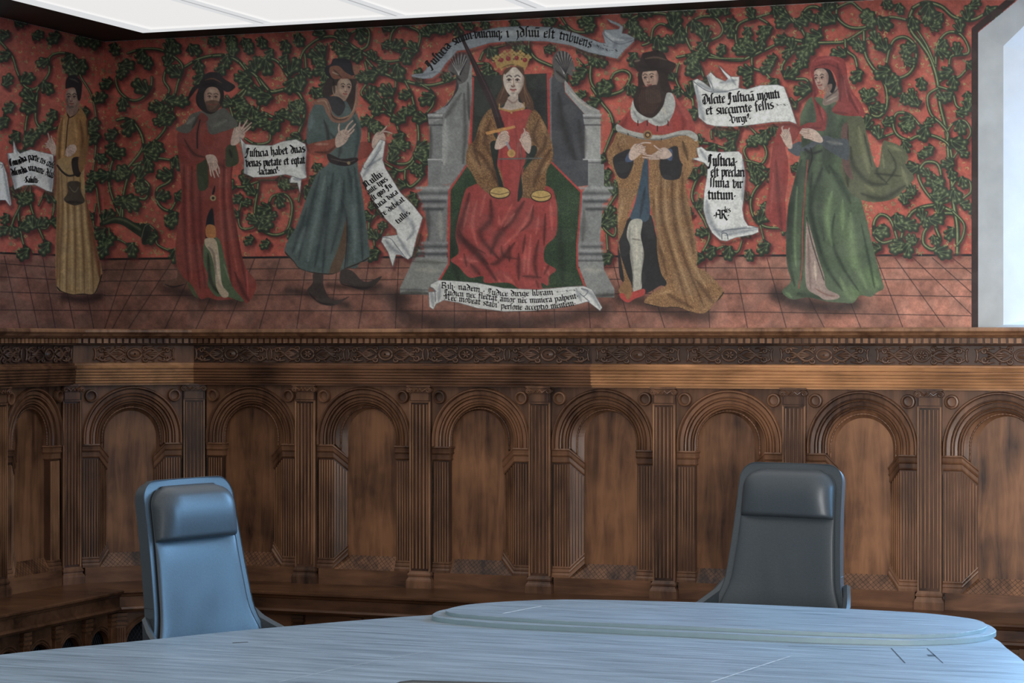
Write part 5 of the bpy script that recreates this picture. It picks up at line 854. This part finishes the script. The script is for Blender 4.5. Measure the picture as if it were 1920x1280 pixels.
def frieze_carving(L, parent, x0, ax, ay, seed):
    """relief of scrolls, cartouches and leaf tongues along a length L"""
    mb = MB(); zc0 = 1.598; r_ = random.Random(seed); U = .435; n = max(1, round(L / U)); u_ = L / n
    def P(x, z): y = -.009; return (x0[0] + ax * x + ay * (-y), x0[1] + ay * x - ax * (-y) , z)
    def rope(pp, r): mb.tube([P(x, zc0 + (z - zc0) * 1.12) for x, z in pp], [q * 1.3 for q in r] if hasattr(r, '__len__') else r * 1.3, 6)
    for k in range(n):
        c = (k + .5) * u_; zc = 1.598
        for s in (-1, 1):
            for v in (-1, 1):
                rope([(c + s * (.045 + .014 * t), zc + v * (.006 + .018 * math.sin(t * .62))) for t in range(9)], [.0052 - .0003 * abs(t - 4) for t in range(9)])
                sp = [(c + s * (.165 - (.018 - .0016 * t) * math.cos(t * .8)), zc + v * (.017 + (.016 - .0014 * t) * math.sin(t * .8))) for t in range(10)]; rope(sp, [.0048 - .0002 * t for t in range(10)])
                sp = [(c + s * (.052 + (.015 - .0014 * t) * math.cos(t * .85)), zc + v * (.024 + (.012 - .0011 * t) * math.sin(t * .85))) for t in range(9)]; rope(sp, [.0042 - .0002 * t for t in range(9)])
                rope([(c + s * .07, zc + v * .004), (c + s * .10, zc + v * .010), (c + s * .135, zc + v * .004)], [.002, .0055, .002])
            rope([(c + s * .06, zc), (c + s * .15, zc)], [.003, .0052])
            for v in (-1, 1): rope([(c + s * .20, zc + v * .008), (c + s * .185, zc + v * .022), (c + s * .150, zc + v * .030), (c + s * .12, zc + v * .026)], [.002, .004, .004, .002]); rope([(c + s * .100, zc + v * .033), (c + s * .085, zc + v * .022), (c + s * .105, zc + v * .018)], [.003, .004, .002])
            rope([(c + s * (.205 - .01 * math.cos(t)), zc + .026 * math.sin(t)) for t in (-1.5, -.8, 0, .8, 1.5)], .004)
        rope([(c + .036 * math.cos(t * .524), zc + .024 * math.sin(t * .524)) for t in range(13)], .0045)
        rows = [[P(c + r * 1.4 * math.cos(t * .524), zc + r * math.sin(t * .524)) for t in range(12)] for r in (.017, .012, .004)]
        if k % 2 == 0: mb.grid([[tuple(Vector(q) + Vector((ay, -ax, 0)) * (.004 * i_)) for q in r] for i_, r in enumerate(rows)], True)
        else:
            for t in range(6): rope([(c, zc), (c + .022 * math.cos(t * 1.05), zc + .016 * math.sin(t * 1.05))], [.003, .0055])
    return mb
ENT = [(0, 'left', 'dark walnut cornice with carved frieze along the left wall', 'frieze', 'rail'), (1, 'chamfer', 'light-catching walnut cornice on the slanted corner above the left chair', 'carved', 'light_rail'), (2, 'main', 'long walnut cornice with dentils and dark carved frieze under the painted throne', 'frieze', 'rail'),  # chamfer woods are paler: the light it catches is put into colour
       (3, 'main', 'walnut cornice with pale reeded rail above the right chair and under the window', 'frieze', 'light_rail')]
for i, fc, lb, fm, am in ENT:
    a, b = PL[i], PL[i + 1]; t = (b - a).normalized(); nn = nrm2(a, b); L = (b - a).length; mid = (a + b) / 2
    root = empty('cornice', (mid.x, mid.y, 1.44), 0, lb, 'cornice', 'cornice lengths over the arches')
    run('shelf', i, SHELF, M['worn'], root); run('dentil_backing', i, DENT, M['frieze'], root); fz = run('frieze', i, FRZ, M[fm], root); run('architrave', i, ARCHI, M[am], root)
    dm = MB(); n = int(L / .0338); off = (L - n * .0338) / 2 + .006
    for k in range(n):
        s0 = off + k * .0338
        if i == 0 and L - s0 > 1.6: continue
        q = [a + t * s0, a + t * (s0 + .0225)]
        dm.add([(p.x + nn.x * o - mid.x, p.y + nn.y * o - mid.y, z - 1.44) for z in (1.652, 1.674) for o in (.026, .044) for p in q], [(0, 2, 3, 1), (4, 5, 7, 6), (0, 1, 5, 4), (2, 6, 7, 3), (0, 4, 6, 2), (1, 3, 7, 5)])
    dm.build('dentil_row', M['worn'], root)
    l0 = max(0, L - 2.2) if i == 0 else 0
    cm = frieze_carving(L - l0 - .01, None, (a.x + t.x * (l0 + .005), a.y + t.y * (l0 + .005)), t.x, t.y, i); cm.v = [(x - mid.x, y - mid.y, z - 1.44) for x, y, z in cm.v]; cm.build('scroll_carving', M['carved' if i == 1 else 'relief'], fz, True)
# benches
BENCH = [(-.05, .47), (.375, .47), (.384, .466), (.384, .458), (.374, .452), (.366, .450), (.360, .440), (.352, .436), (.352, .392), (.360, .388), (.366, .378), (.358, .370), (.340, .366), (.335, .360), (.30, .358)]
def bench(i, lb, u0, u1, pitch):
    a, b = PL[i], PL[i + 1] if i != 2 else PL[4]; mid = (a + b) / 2; root = empty('bench', (mid.x, mid.y, 0), 0, lb, 'bench', 'wall benches')
    j2 = i + 1 if i != 2 else 4
    mb = MB().grid([[(PL[j].x + miter(j).x * o - mid.x, PL[j].y + miter(j).y * o - mid.y, z) for o, z in BENCH] for j in (i, j2)]); mb.build('seat', M['bench'], root)
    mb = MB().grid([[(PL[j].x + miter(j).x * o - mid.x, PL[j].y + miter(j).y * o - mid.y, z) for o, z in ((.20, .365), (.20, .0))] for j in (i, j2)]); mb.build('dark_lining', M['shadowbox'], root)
    t = (b - a).normalized(); nn = nrm2(a, b); p0 = a + miter(i) * .31; p1 = b + miter(j2) * .31
    Lf = (p1 - p0).length; s0 = max(0, Lf - u1) if i == 0 else 0; s1 = Lf if i != 2 else min(Lf, u1)
    n = max(1, round((s1 - s0) / pitch)); pt = (s1 - s0) / n
    def W(s, o, z): q = p0 + t * s + nn * o; return (q.x - mid.x, q.y - mid.y, z)
    bd = MB(); cols = []
    for k in range(n):
        c = s0 + (k + .5) * pt; R = pt * .33; zc = .20; A = [(c - R, .02), (c - R, .10), (c - R, zc)] + [(c - R * math.cos(math.pi * q / 14), zc + R * math.sin(math.pi * q / 14)) for q in range(1, 14)] + [(c + R, zc), (c + R, .10), (c + R, .02)]
        for (x0, z0), (x1, z1) in zip(A[:-1], A[1:]):
            if abs(x1 - x0) > 1e-5: bd.add([W(x0, 0, z0), W(x1, 0, z1), W(x1, 0, .37), W(x0, 0, .37)], [(0, 1, 2, 3)])
        bd.add([W(x, 0, z) for x, z in A] + [W(x, -.03, z) for x, z in A], [(q, q + 1, q + 1 + len(A), q + len(A)) for q in range(len(A) - 1)])
        for xa, xb in ((s0 + k * pt, c - R), (c + R, s0 + (k + 1) * pt)): bd.add([W(xa, 0, 0), W(xb, 0, 0), W(xb, 0, .37), W(xa, 0, .37)], [(0, 1, 2, 3)])
        for rr in (R + .008, R + .022): bd.tube([W(c - rr * math.cos(math.pi * q / 14), .002, zc + rr * math.sin(math.pi * q / 14)) for q in range(15)], .004, 5)
        gr = MB()
        for q in range(-20, 21):
            for d in (-1, 1):
                x0, x1 = q * .018, q * .018 + d * .17; lo, hi = max(-R, min(x0, x1)), min(R, max(x0, x1))
                if hi - lo < .01: continue
                za, zb = [.02 + .28 * (x - x0) / (x1 - x0) for x in (lo, hi)]
                gr.tube([W(c + lo, -.04, za), W(c + hi, -.04, zb)], .0013, 3)
        gr.build('grille', M['grille'], root)
    bd.build('arcade_board', M['bench'], root)
    for k in range(n + 1):
        c = min(max(s0 + k * pt, s0 + .028), s1 - .028); pm = MB(); pm.add([W(c + x, o, z) for z in (0, .355) for o in (0, .016) for x in (-.026, .026)], [(0, 2, 3, 1), (4, 5, 7, 6), (0, 1, 5, 4), (2, 6, 7, 3), (0, 4, 6, 2), (1, 3, 7, 5)])
        reeds(pm, W(c - .022, .016, .05), W(c + .022, .016, .05), W(c - .022, .016, .285), W(c + .022, .016, .285), (nn.x, nn.y, 0), 4, .005, .45)
        for z, h in ((.30, .012), (.322, .014), (.342, .014)): pm.add([W(c + x, o, zz) for zz in (z, z + h) for o in (0, .024) for x in (-.032, .032)], [(0, 2, 3, 1), (4, 5, 7, 6), (0, 1, 5, 4), (2, 6, 7, 3), (0, 4, 6, 2), (1, 3, 7, 5)])
        pm.build('front_pilaster', M['bench'], root)
bench(0, 'dark walnut wall bench along the left wall, with an arcaded front', 0, 2.6, .27)
bench(1, 'short slanted walnut bench piece in the corner behind the left chair', 0, 9, .30)
bench(2, 'long walnut wall bench running behind both chairs', 0, 5.8, .30)
# ---------------------------------------------------------------- put the painting on its two walls
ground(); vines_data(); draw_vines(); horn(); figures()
def paint_mat():
    m, N, L, P = mat('wall_paint'); a = N.new('ShaderNodeAttribute'); a.attribute_name = 'paint'; L.new(a.outputs['Color'], P.inputs['Base Color']); P.inputs['Roughness'].default_value = .62
    n = N.new('ShaderNodeTexNoise'); n.inputs['Scale'].default_value = 60; tc = N.new('ShaderNodeTexCoord'); L.new(tc.outputs['Object'], n.inputs[0]); b = N.new('ShaderNodeBump'); b.inputs['Strength'].default_value = .15; b.inputs['Distance'].default_value = .002
    L.new(n.outputs[0], b.inputs['Height']); L.new(b.outputs[0], P.inputs['Normal']); return m
PM = paint_mat(); INKM = plain('black_lettering', (.012, .011, .012), .6)
lin = np.clip(CV / 255, 0, 1); lin = np.where(lin <= .04045, lin / 12.92, ((lin + .055) / 1.055) ** 2.4) * 1.08; _l = (lin * [.3, .6, .1]).sum(-1, keepdims=True); lin = _l + (lin - _l) * .84; lin = np.clip(lin, 0, .9)
XS = np.arange(W_, dtype=float); YS = np.arange(H_, dtype=float); PX, PY = np.meshgrid(XS, YS)
def plane_pos(left, px, py, off=0.):
    rx = _d.x + (px - 960) / FPX * _r.x; ry = _d.y + (px - 960) / FPX * _r.y; rz = (640 - py) / FPX
    t = ((WX + off) - CAM.x) / rx if left else ((WY - off) - CAM.y) / ry
    return np.stack([CAM.x + t * rx, CAM.y + t * ry, CAM.z + t * rz], -1)
def part_mesh(name, parent, sel, left, label=None):
    """sel: which grid cells belong to the part"""
    ys, xs = np.nonzero(sel)
    if len(ys) < 12: return None
    vi = np.full((H_, W_), -1, np.int64); use = np.zeros((H_, W_), bool)
    for dy in (0, 1):
        for dx in (0, 1): use[ys + dy, xs + dx] = True
    uy, ux = np.nonzero(use); vi[uy, ux] = np.arange(len(uy)); co = plane_pos(left, ux.astype(float), uy.astype(float)) - np.array(parent.location)
    q = np.stack([vi[ys, xs], vi[ys + 1, xs], vi[ys + 1, xs + 1], vi[ys, xs + 1]], 1).astype(np.int32)
    me = bpy.data.meshes.new(name); me.vertices.add(len(co)); me.vertices.foreach_set('co', co.astype(np.float32).ravel())
    me.loops.add(q.size); me.loops.foreach_set('vertex_index', q.ravel()); me.polygons.add(len(q)); me.polygons.foreach_set('loop_start', np.arange(0, q.size, 4, dtype=np.int32)); me.polygons.foreach_set('loop_total', np.full(len(q), 4, np.int32))
    me.update(calc_edges=True); at = me.color_attributes.new('paint', 'FLOAT_COLOR', 'POINT'); c4 = np.ones((len(co), 4), np.float32); c4[:, :3] = lin[uy, ux]; at.data.foreach_set('color', c4.ravel())
    me.materials.append(PM); o = bpy.data.objects.new(name, me); COL.objects.link(o); o.parent = parent
    if label: o['label'] = label
    return o
CX = 196
cell_ok = np.zeros((H_, W_), bool); zz = np.where(PX < CX, plane_pos(True, PX, PY)[..., 2], plane_pos(False, PX, PY)[..., 2]); cell_ok[:-1, :-1] = (zz[:-1, :-1] < CEIL - .001) & (zz[1:, 1:] > 1.70)
hole = (PX >= 1834) & (PY > 60 - (PX - 1834) * .82); cell_ok &= ~hole
leftc = PX < CX; TQ = text_quads(); ltr = {}
wp = {True: empty('wall_painting', (WX, -1.0, 1.72), 0, 'part of the red wall painting on the left wall, with the yellow-gowned figure', 'painting'),
      False: empty('wall_painting', (1.0, WY, 1.72), 0, 'large red wall painting with a crowned woman enthroned between standing figures', 'painting')}
for left in (True, False):
    side = leftc if left else ~leftc
    part_mesh('painted_ground', wp[left], cell_ok & side & (IDM == 0), left)
    for i, (nm, lb) in PARTS.items():
        s = cell_ok & side & (IDM == i)
        if (s.sum() < 300): continue
        o = part_mesh(nm, wp[left], s, left, lb)
        for key in sorted(k for k in TQ if k[0] == i):
            v, f = [], []
            for q in TQ[key]:
                b = len(v); v += [tuple(p) for p in q]; f.append((b, b + 1, b + 2, b + 3))
            v = np.array(v); co = plane_pos(left, v[:, 0], v[:, 1], .0012) - np.array(wp[left].location); me = bpy.data.meshes.new('written_line'); me.from_pydata([tuple(c) for c in co], [], f); me.materials.append(INKM)
            t = bpy.data.objects.new('written_line', me); COL.objects.link(t); t.parent = o
# ---------------------------------------------------------------- conference table
def smooth_loop(P, n=10):
    m = len(P); out = []
    for i in range(m):
        a, b, c, d = [Vector(P[(i + k) % m]) for k in (-1, 0, 1, 2)]
        for j in range(n): t = j / n; out.append(.5 * (2 * b + (c - a) * t + (2 * a - 5 * b + 4 * c - d) * t * t + (3 * b - a - 3 * c + d) * t ** 3))
    return [(p.x, p.y) for p in out]
tb = empty('conference_table', (2.7, -4.6, 0), 0, 'large pale blue-grey conference table with a flat grained top filling the foreground', 'table')
def offs(L): return [(x - 2.7, y + 4.6) for x, y in L]
def slab(outline, z0, z1, name, parent, top, edge=None):
    L = offs(outline); n = len(L); cx = sum(p[0] for p in L) / n; cy = sum(p[1] for p in L) / n; mb = MB(); rows = []
    for k, z in ((0, z0), (0, z1 - .0015), (.0015, z1)): rows.append([(x + (cx - x) * k / math.hypot(cx - x, cy - y), y + (cy - y) * k / math.hypot(cx - x, cy - y), z) for x, y in L])
    mb.grid(rows, True); k = len(mb.v); mb.f.append(tuple(range(k - n, k))); mb.f.append(tuple(range(0, n))[::-1]); o = mb.build(name, top, parent)
    if edge:
        o.data.materials.append(edge)
        for p in o.data.polygons:
            if len(p.vertices) == 4 and abs(p.normal.z) < .3: p.material_index = 1
    return o
OUT = smooth_loop([(1.967, -3.0), (2.35, -2.74), (3.3, -2.70), (3.74, -2.85), (3.90, -3.20), (4.06, -3.75), (4.20, -4.6), (4.1, -5.6), (3.7, -6.3), (2.6, -6.5), (1.6, -6.2), (1.05, -5.5), (1.0, -4.85), (1.142, -4.357), (1.357, -3.96), (1.592, -3.525)])
slab(OUT, .712, .74, 'tabletop', tb, M['table'], M['table_edge'])
T1 = [un(x, y, z=.7555)[:2] for x, y in ((810, 1152), (819, 1146), (834, 1142))] + [un(x, y, z=.7555)[:2] for x, y in ((880, 1134), (950, 1129), (1040, 1126), (1160, 1126.5), (1350, 1132), (1550, 1141), (1700, 1148.5), (1790, 1157), (1845, 1168), (1864, 1176.5), (1867.5, 1183), (1856, 1189), (1830, 1194), (1793, 1197.3), (1730, 1199.5), (1680, 1199.5), (1530, 1195.5), (1380, 1189), (1210, 1181), (1039, 1173), (940, 1168), (880, 1163.3), (835, 1158.7), (815, 1155.5))]
T2 = [un(x, y, z=.767)[:2] for x, y in ((836, 1143), (846, 1139), (879.7, 1132.6), (946, 1127.3), (1039, 1123.8), (1123, 1124), (1300, 1128.5), (1500, 1136.5), (1680, 1145.6), (1746, 1150), (1812.8, 1158), (1840, 1164), (1850.5, 1171.5), (1846, 1176.5), (1832.7, 1180.6), (1793, 1186.4), (1740, 1188.6), (1680, 1188.4), (1530, 1184), (1380, 1177.6), (1200, 1170), (1039, 1162.3), (940.8, 1156.4), (880, 1152), (850, 1149), (838, 1146))]
r1 = slab(smooth_loop(T1, 5), .7402, .7555, 'raised_oval_plinth', tb, M['table'], M['table_edge']); r2 = slab(smooth_loop(T2, 5), .7557, .767, 'raised_oval_top', tb, M['table'], M['table_edge'])
def strip(px, z, w, name, m, parent):
    P = [Vector(un(x, y, z=z)[:2]) - Vector((2.7, -4.6)) for x, y in px]; mb = MB(); rows = []
    for i, p in enumerate(P):
        t = (P[min(i + 1, len(P) - 1)] - P[max(i - 1, 0)]).normalized(); n = Vector((-t.y, t.x)) * w / 2; rows.append([(p.x - n.x, p.y - n.y, z + .0006), (p.x + n.x, p.y + n.y, z + .0006)])
    return mb.grid(rows).build(name, m, parent)
for px, z, w, m in ((((943, 1150), (1000, 1139), (1015, 1136.5)), .767, .010, 'pale_line'), (((1012, 1135), (1252, 1141)), .767, .006, 'pale_line'), (((1333, 1279), (1420, 1250), (1484, 1229.5)), .74, .006, 'pale_line'), (((520, 1279), (640, 1252), (800, 1221)), .74, .004, 'pale_line'),  # pale strips are reflection highlights put into colour; dark ones are grooves
                    (((436, 1205), (465, 1203.5)), .74, .010, 'inlay'), (((500, 1200), (590, 1196)), .74, .004, 'pale_line'), (((1478, 1211), (1640, 1214), (1735, 1215)), .74, .003, 'inlay'), (((1671, 1215), (1697, 1243)), .74, .004, 'inlay'), (((1738, 1215), (1768, 1243)), .74, .004, 'inlay'), (((1739, 1228.5), (1753, 1228.5)), .74, .035, 'grille')):
    strip(px, z, w, 'cable_flap' if w > .03 else 'groove_or_highlight', M[m], tb)
for s in (-1, 1): MB().prism([(x * .55 + s * .0, y * .22 + s * 1.1) for x, y in [(math.cos(k * .3927), math.sin(k * .3927)) for k in range(16)]], 0, .7118, 'z').build('pedestal', M['table_edge'], tb)
# ---------------------------------------------------------------- high-backed leather chairs
def interp(tab, z):
    n = len(tab); i = 0
    while i < n - 2 and z > tab[i + 1][0]: i += 1
    a, b, c, d = tab[max(i - 1, 0)], tab[i], tab[i + 1], tab[min(i + 2, n - 1)]; t = max(0, min(1, (z - b[0]) / (c[0] - b[0]))); h = c[0] - b[0]; out = []
    for k in range(1, len(b)):
        m0 = (c[k] - a[k]) / max(c[0] - a[0], 1e-6) * h; m1 = (d[k] - b[k]) / max(d[0] - b[0], 1e-6) * h
        out.append((2 * t ** 3 - 3 * t * t + 1) * b[k] + (t ** 3 - 2 * t * t + t) * m0 + (3 * t * t - 2 * t ** 3) * c[k] + (t ** 3 - t * t) * m1)
    return out
BACK = [(.40, .300, -.16, .05), (.50, .298, -.165, .048), (.60, .290, -.170, .042), (.68, .268, -.178, .034), (.76, .238, -.190, .022), (.86, .226, -.204, .016), (1.0, .216, -.226, .012), (1.12, .211, -.246, .009), (1.21, .208, -.262, .006)]   # z, half width, depth of the middle (y), forward curl of the edges
TOPZ = 1.206; RC = .062
def bp(u, z, off=0., inset=0.):
    """point of the front face: u across -1..1, off forward"""
    hw, y, curl = interp(BACK, z); hw -= inset
    if z > TOPZ - RC - inset: k = min(1, (z - (TOPZ - RC - inset)) / RC); hw = hw - RC + RC * math.sqrt(max(0, 1 - k * k))
    return (u * hw, y - .0 + curl * abs(u) ** 2.4 * (1 if True else 0) + off, z)
def zs(a, b, n): return [a + (b - a) * (1 - (1 - i / n) ** 1.6) for i in range(n + 1)]
def chair(loc, rz, label):
    """local +y is the way the chair faces"""
    root = empty('conference_chair', loc, rz, label, 'chair', 'high-backed leather conference chairs')
    n = 24; U = [math.sin(math.pi / 2 * (-1 + 2 * i / n)) for i in range(n + 1)]; Z = zs(.42, TOPZ, 40)
    sh = MB(); front = [[bp(u, z, .0) for u in U] for z in Z]
    def backp(u, z): x, y, zz = bp(u, z, 0, .012); return (x, y - .074 + .018 * abs(u) ** 3, min(zz, TOPZ - .006))
    back = [[backp(u, z) for u in U[::-1]] for z in Z]
    sh.grid([f + b for f, b in zip(front, back)], True); k = len(sh.v); m = 2 * (n + 1); sh.f.append(tuple(range(k - m, k)))
    sh.build('backrest_shell', M['leather'], root, smooth=2)
    def pad(z0, z1, ins, thick, name, soft=.16, lowcrisp=False, creases=()):
        mb = MB(); rows = []
        for iz in range(29):
            z = z0 + (z1 - z0) * iz / 28; t = iz / 28; row = []
            for u in U:
                e = min(1, (1 - abs(u)) / soft); e = math.sqrt(max(0, 1 - (1 - e) ** 2)); et = min(1, (1 - t) / .16); et = math.sqrt(max(0, 1 - (1 - et) ** 2)); eb = 1 if not lowcrisp else min(1, t / .10); eb = math.sqrt(max(0, 1 - (1 - eb) ** 2))
                th = thick * e * et * eb + .0012
                if lowcrisp: th *= .78 + .5 * math.sin(math.pi * (1 - t) ** .75) * .6
                for cu, cz, cw, cl, cdep in creases: th += cdep * math.exp(-((u - cu - (z - cz) * .6 * (1 if cu > 0 else -1)) / cw) ** 2 - ((z - cz) / cl) ** 2)
                row.append(bp(u, min(z, z1), th, ins))
            rows.append(row)
        return mb.grid(rows).build(name, M['leather'], root, smooth=True)
    pad(.43, 1.022, .026, .013, 'back_cushion', .22, creases=((-.1, .80, .05, .07, .0035), (.10, .72, .045, .10, .003), (.28, .80, .05, .09, .003)))
    hp = pad(1.006, TOPZ - .020, .026, .062, 'headrest', .42, True)
    hp2 = MB()                                             # stitched seams along the pads
    for s in (-1, 1): hp2.tube([bp(s, z, .003, .026) for z in zs(.43, TOPZ - .03, 40)], .0014, 4)
    hp2.tube([bp(u, TOPZ - .021, .003, .026) for u in U], .0014, 4)
    for s in (-1, 1): hp2.tube([Vector(bp(s, .80, .0, 0)).lerp(Vector(backp(s, .80)), t) + Vector((s * .001, 0, 0)) for t in (0, .3, .6, 1)], .0012, 4)
    hp2.tube([bp(u, z, .0005) for u, z in [(-1, z) for z in Z] + [(u, TOPZ) for u in U] + [(1, z) for z in Z[::-1]]], .0016, 4)
    hp2.build('piping', M['seam'], root)
    st = MB(); rows = []                                   # seat pan with upswept sides
    for iy in range(13):
        y = -.17 + .52 * iy / 12; rows.append([(u * (.285 - .03 * (iy / 12) ** 3), y, .435 + .03 * abs(u) ** 4 * (1 - iy / 12) - .02 * (iy / 12) ** 4) for u in U])
    st.grid(rows + [[(x * .96, y, z - .07) for x, y, z in r] for r in rows[::-1]]); st.build('seat', M['leather'], root, smooth=2)
    for s in (-1, 1):
        am = MB(); rows = []
        for iy in range(12):
            t = iy / 11; y = -.200 + .44 * t; h = .775 - .14 * t ** .6 - .06 * t; wob = .240 + .062 * math.sin(min(1, t * 2.2) * 1.57)
            rows.append([(s * (wob - .0), y, .42), (s * (wob + .014), y, h * .6 + .17), (s * (wob + .022), y, h - .008), (s * (wob + .008), y, h), (s * (wob - .008), y, h - .008), (s * (wob - .020), y, h * .6 + .17), (s * (wob - .024), y, .42)])
        am.grid(rows); k = len(am.v); am.f += [tuple(range(k - 7, k)), tuple(range(k - 84, k - 77))]; am.build('armrest', M['leather'], root, smooth=2)
    MB().tube([(0, .05, .02), (0, .05, .365)], [.03, .028], 12).build('gas_stem', M['metal'], root)
    for k in range(5):
        a = k * 2 * math.pi / 5 + .3; ft = MB().tube([(0, .05, .10), (.16 * math.cos(a), .05 + .16 * math.sin(a), .085), (.31 * math.cos(a), .05 + .31 * math.sin(a), .062)], [.026, .02, .014], 8).build('foot', M['metal'], root, True)
        rows = [[(.31 * math.cos(a) + dx * math.sin(a), .05 + .31 * math.sin(a) - dx * math.cos(a) + .0, .03) for dx in (0,)]]
        c = Vector((.31 * math.cos(a), .05 + .31 * math.sin(a), .03)); s_ = Vector((math.sin(a), -math.cos(a), 0)); d_ = Vector((math.cos(a), math.sin(a), 0))
        MB().tube([c - s_ * .022, c + s_ * .022], .03, 14).build('caster', M['seam'], ft, True)
    return root
def place(x, D): ray = _d + (x - 960) / FPX * _r; return (CAM.x + ray.x * D, CAM.y + ray.y * D)
def chair_at(px, D, face, label):
    """px: photo column of the top of the back, D its distance, face: heading of the chair in degrees (-90 = to the front)"""
    p = place(px, D); rz = math.radians(face - 90); c = Vector((0, -.27)); c = Vector((c.x * math.cos(rz) - c.y * math.sin(rz), c.x * math.sin(rz) + c.y * math.cos(rz)))
    return chair((p[0] - c.x, p[1] - c.y, 0), rz, label)
chair_at(344, 7.50, -15, 'blue-lit leather chair turned to the right, at the left side of the table')
chair_at(1488, 8.42, -102, 'grey leather chair standing upright behind the raised oval at the right')
chair_at(975, 2.985, 104, 'leather chair seen from behind at the bottom edge, only its top showing')
